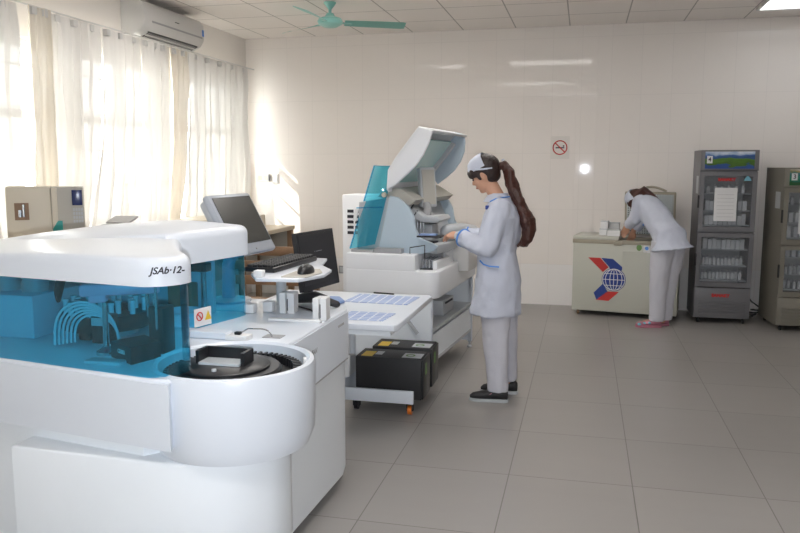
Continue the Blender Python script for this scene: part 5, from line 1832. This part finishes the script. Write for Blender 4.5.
def fridge(x0, y0, wd_, dp, Hh, body_m, pic, num, label, rz=0.0, paper=True):
    F = thing('display_refrigerator', label, 'refrigerator', (x0, y0, 0), rz)

    def q(name, bm, m, parent=F, **k):
        return put(name, bm, m, parent, local=True, **k)
    s = Hh / 1.665
    # carcass
    b = NB()
    box(b, 0, 0.035, 0.032, dp, 0.05, Hh)
    box(b, wd_ - 0.035, wd_, 0.032, dp, 0.05, Hh)
    box(b, 0.0352, wd_ - 0.0352, dp - 0.03, dp - 0.001, 0.051, Hh - 0.001)
    box(b, 0.0352, wd_ - 0.0352, 0.033, dp - 0.031, 1.46 * s, Hh - 0.001)
    box(b, 0.0352, wd_ - 0.0352, 0.033, dp - 0.031, 0.051, 0.34 * s)
    box(b, 0.0352, wd_ - 0.0352, 0.033, dp - 0.031, 0.865 * s, 0.895 * s)
    q('cabinet', b, body_m, smooth=False)
    q('liner', box(NB(), 0.035, wd_ - 0.035, dp - 0.034, dp - 0.030, 0.34 * s, 1.46 * s), 'fridgein', smooth=False)
    hd_ = q('header', box(NB(), 0.0, wd_ + 0.005, 0.0, 0.03, 1.472 * s, Hh, 0.004), body_m)
    q('header_picture', box(NB(), 0.035, wd_ - 0.035, -0.004, 0.001, 1.49 * s, Hh - 0.015), pic, hd_, smooth=False)
    q('number_card', box(NB(), 0.05, 0.10, -0.007, -0.003, 1.54 * s, 1.61 * s), 'paper', hd_, smooth=False)
    q('number', text_bm(num, 0.055, 0.0005, frame_m((0.075, -0.0078, 1.575 * s), (1, 0, 0), (0, 0, 1)), 0.001), 'ink', hd_, smooth=False)
    for z0, z1, nm in ((0.895, 1.462, 'upper'), (0.36, 0.88, 'lower')):
        z0 *= s
        z1 *= s
        b = NB()
        fw = 0.04
        box(b, 0.0, fw, 0, 0.028, z0, z1)
        box(b, wd_ - fw, wd_, 0, 0.028, z0, z1)
        box(b, fw, wd_ - fw, 0, 0.028, z0, z0 + 0.045)
        box(b, fw, wd_ - fw, 0, 0.028, z1 - 0.04, z1)
        dr = q('door', b, body_m, smooth=False)
        q('door_glass', box(NB(), fw, wd_ - fw, 0.010, 0.016, z0 + 0.045, z1 - 0.04), 'smoke', dr, smooth=False)
        q('door_handle', box(NB(), -0.012, 0.006, 0.0, 0.022, (z0 + z1) / 2 - 0.06, (z0 + z1) / 2 + 0.06, 0.003), 'blackmatt', dr)
        if nm == 'upper':
            q('lettering', text_bm('SANAKY', 0.040, 0.0006, frame_m((wd_ * 0.47, 0.008, z1 - 0.075), (1, 0, 0), (0, 0, 1)), 0.0025), 'red', dr, smooth=False)
            b = NB()
            prism(b, [(wd_ - 0.12, z1 - 0.085), (wd_ - 0.05, z1 - 0.085), (wd_ - 0.06, z1 - 0.065), (wd_ - 0.085, z1 - 0.03), (wd_ - 0.11, z1 - 0.065)], 0.004, 0.0095, 'y')
            q('teal_emblem', b, 'cyan', dr, smooth=False)
            if paper:
                q('notice_paper', box(NB(), 0.135, 0.335, -0.001, 0.004, z0 + 0.10, z0 + 0.415), 'paper', dr, smooth=False)
                b = NB()
                for k in range(7):
                    box(b, 0.16, 0.31, -0.0022, -0.0012, z0 + 0.14 + k * 0.035, z0 + 0.142 + k * 0.035)
                q('notice_lines', b, 'grey', dr, smooth=False)
        for zz in ((z0 + 0.06, z0 + 0.20, z0 + 0.36)):
            q('shelf', box(NB(), 0.04, wd_ - 0.04, 0.05, dp - 0.04, zz - 0.008, zz), 'lgrey', smooth=False)
    g = q('base_grille', box(NB(), 0.0, wd_ - 0.002, 0.002, 0.03, 0.055, 0.35 * s, 0.004), body_m)
    for k in range(5):
        q('grille_slat', box(NB(), 0.04, wd_ - 0.04, -0.008, 0.003, 0.095 + k * 0.028, 0.108 + k * 0.028, 0.003), body_m, g)
    q('lettering', text_bm('SANAKY', 0.042, 0.0006, frame_m((wd_ * 0.47, 0.001, 0.275 * s), (1, 0, 0), (0, 0, 1)), 0.0025), 'red', smooth=False)
    for x in (0.05, wd_ - 0.05):
        for y in (0.05, dp - 0.05):
            b = cyl(NB(), (x - 0.01, y, 0.022), (x + 0.01, y, 0.022), 0.022)
            cyl(b, (x, y, 0.02), (x, y, 0.055), 0.009)
            q('castor', b, 'blackmatt')
    q('side_label', box(NB(), -0.002, 0.0, 0.10, 0.24, 1.25 * s, 1.42 * s), 'lgrey', smooth=False)
    return F, s


F1, s1 = fridge(1.072, 7.75, 0.505, 0.50, 1.665, 'fridge', PIC1, '4', 'grey display refrigerator with white notice taped on its upper glass door')
F2, s2 = fridge(1.762, 7.52, 0.60, 0.56, 1.50, 'fridge2', PIC2, '3', 'beige-grey display refrigerator cut by the right edge of the photo', rz=R(4))


def stock(Fo, s, wd_, dp, groupname, tagname):
    FMx = WM[Fo.name]
    pr_ = {}
    rows = [(0.895 * s + 0.06, 'box'), (0.895 * s + 0.20, 'box'), (0.895 * s + 0.36, 'bottle'), (0.36 * s + 0.06, 'bottle'), (0.36 * s + 0.20, 'bottle'), (0.36 * s + 0.36, 'box')]
    for ri, (z, kind) in enumerate(rows):
        n = 9 if kind == 'box' else 11
        where = ('on the bottom shelf behind its upper door', 'on the middle shelf behind its upper door', 'on the top shelf behind its upper door', 'on the bottom shelf behind its lower door', 'on the middle shelf behind its lower door', 'on the top shelf behind its lower door')[ri]
        if ri == 2:
            n = 6
        for k in range(n):
            x = 0.065 + (wd_ - 0.13) * (k + 0.5) / n
            key = kind
            if key not in pr_:
                b = NB()
                if kind == 'box':
                    box(b, -0.018, 0.018, -0.05, 0.05, 0, 0.10, 0.002)
                    o = put('reagent_carton', b, 'paper', local=True, smooth=False)
                else:
                    lathe(b, [(0, 0), (0.015, 0), (0.016, 0.05), (0.009, 0.065), (0.009, 0.075), (0, 0.075)], (0, 0, 0), 12)
                    o = put('reagent_bottle', b, 'steel' if False else 'paper', local=True)
                    cb = NB()
                    lathe(cb, [(0, 0.072), (0.012, 0.072), (0.012, 0.088), (0, 0.088)], (0, 0, 0), 12)
                    put('bottle_cap', cb, 'grey', o, local=True)
                pr_[key] = o
            else:
                src = pr_[key]
                o = src.copy()
                C.objects.link(o)
                for ch in src.children:
                    c3 = ch.copy()
                    C.objects.link(c3)
                    c3.parent = o
            o.location = FMx @ Vector((x, 0.13 + random.uniform(-0.02, 0.02), z + 0.0005))
            o.rotation_euler = (0, 0, Fo.rotation_euler.z)
            o.scale = (1, 1, random.uniform(0.85, 1.05) * (0.78 if s < 1 and ri == 5 else 1))
            lab = ('small white reagent carton ' if kind == 'box' else 'small white reagent bottle ') + where + ' in the ' + tagname
            tag(o, lab, 'carton' if kind == 'box' else 'bottle', groupname + ' ' + where)


stock(F1, s1, 0.505, 0.50, 'stock', 'grey refrigerator')
stock(F2, s2, 0.60, 0.56, 'supplies', 'rightmost refrigerator')

# cable coil on the floor between the refrigerators
b = NB()
pts = [(1.64 + 0.05 * math.cos(i * 0.8) + 0.008 * i * 0.5, 8.15 + 0.05 * math.sin(i * 0.8), 0.012 + 0.0035 * i) for i in range(26)]
pts += [(1.70, 8.28, 0.14), (1.66, 8.36, 0.20), (1.60, 8.38, 0.19)]
tube(b, pts, 0.007, 6)
tag(put('power_cable', b, 'black'), 'coiled black power cable on the floor between the refrigerators', 'cable')
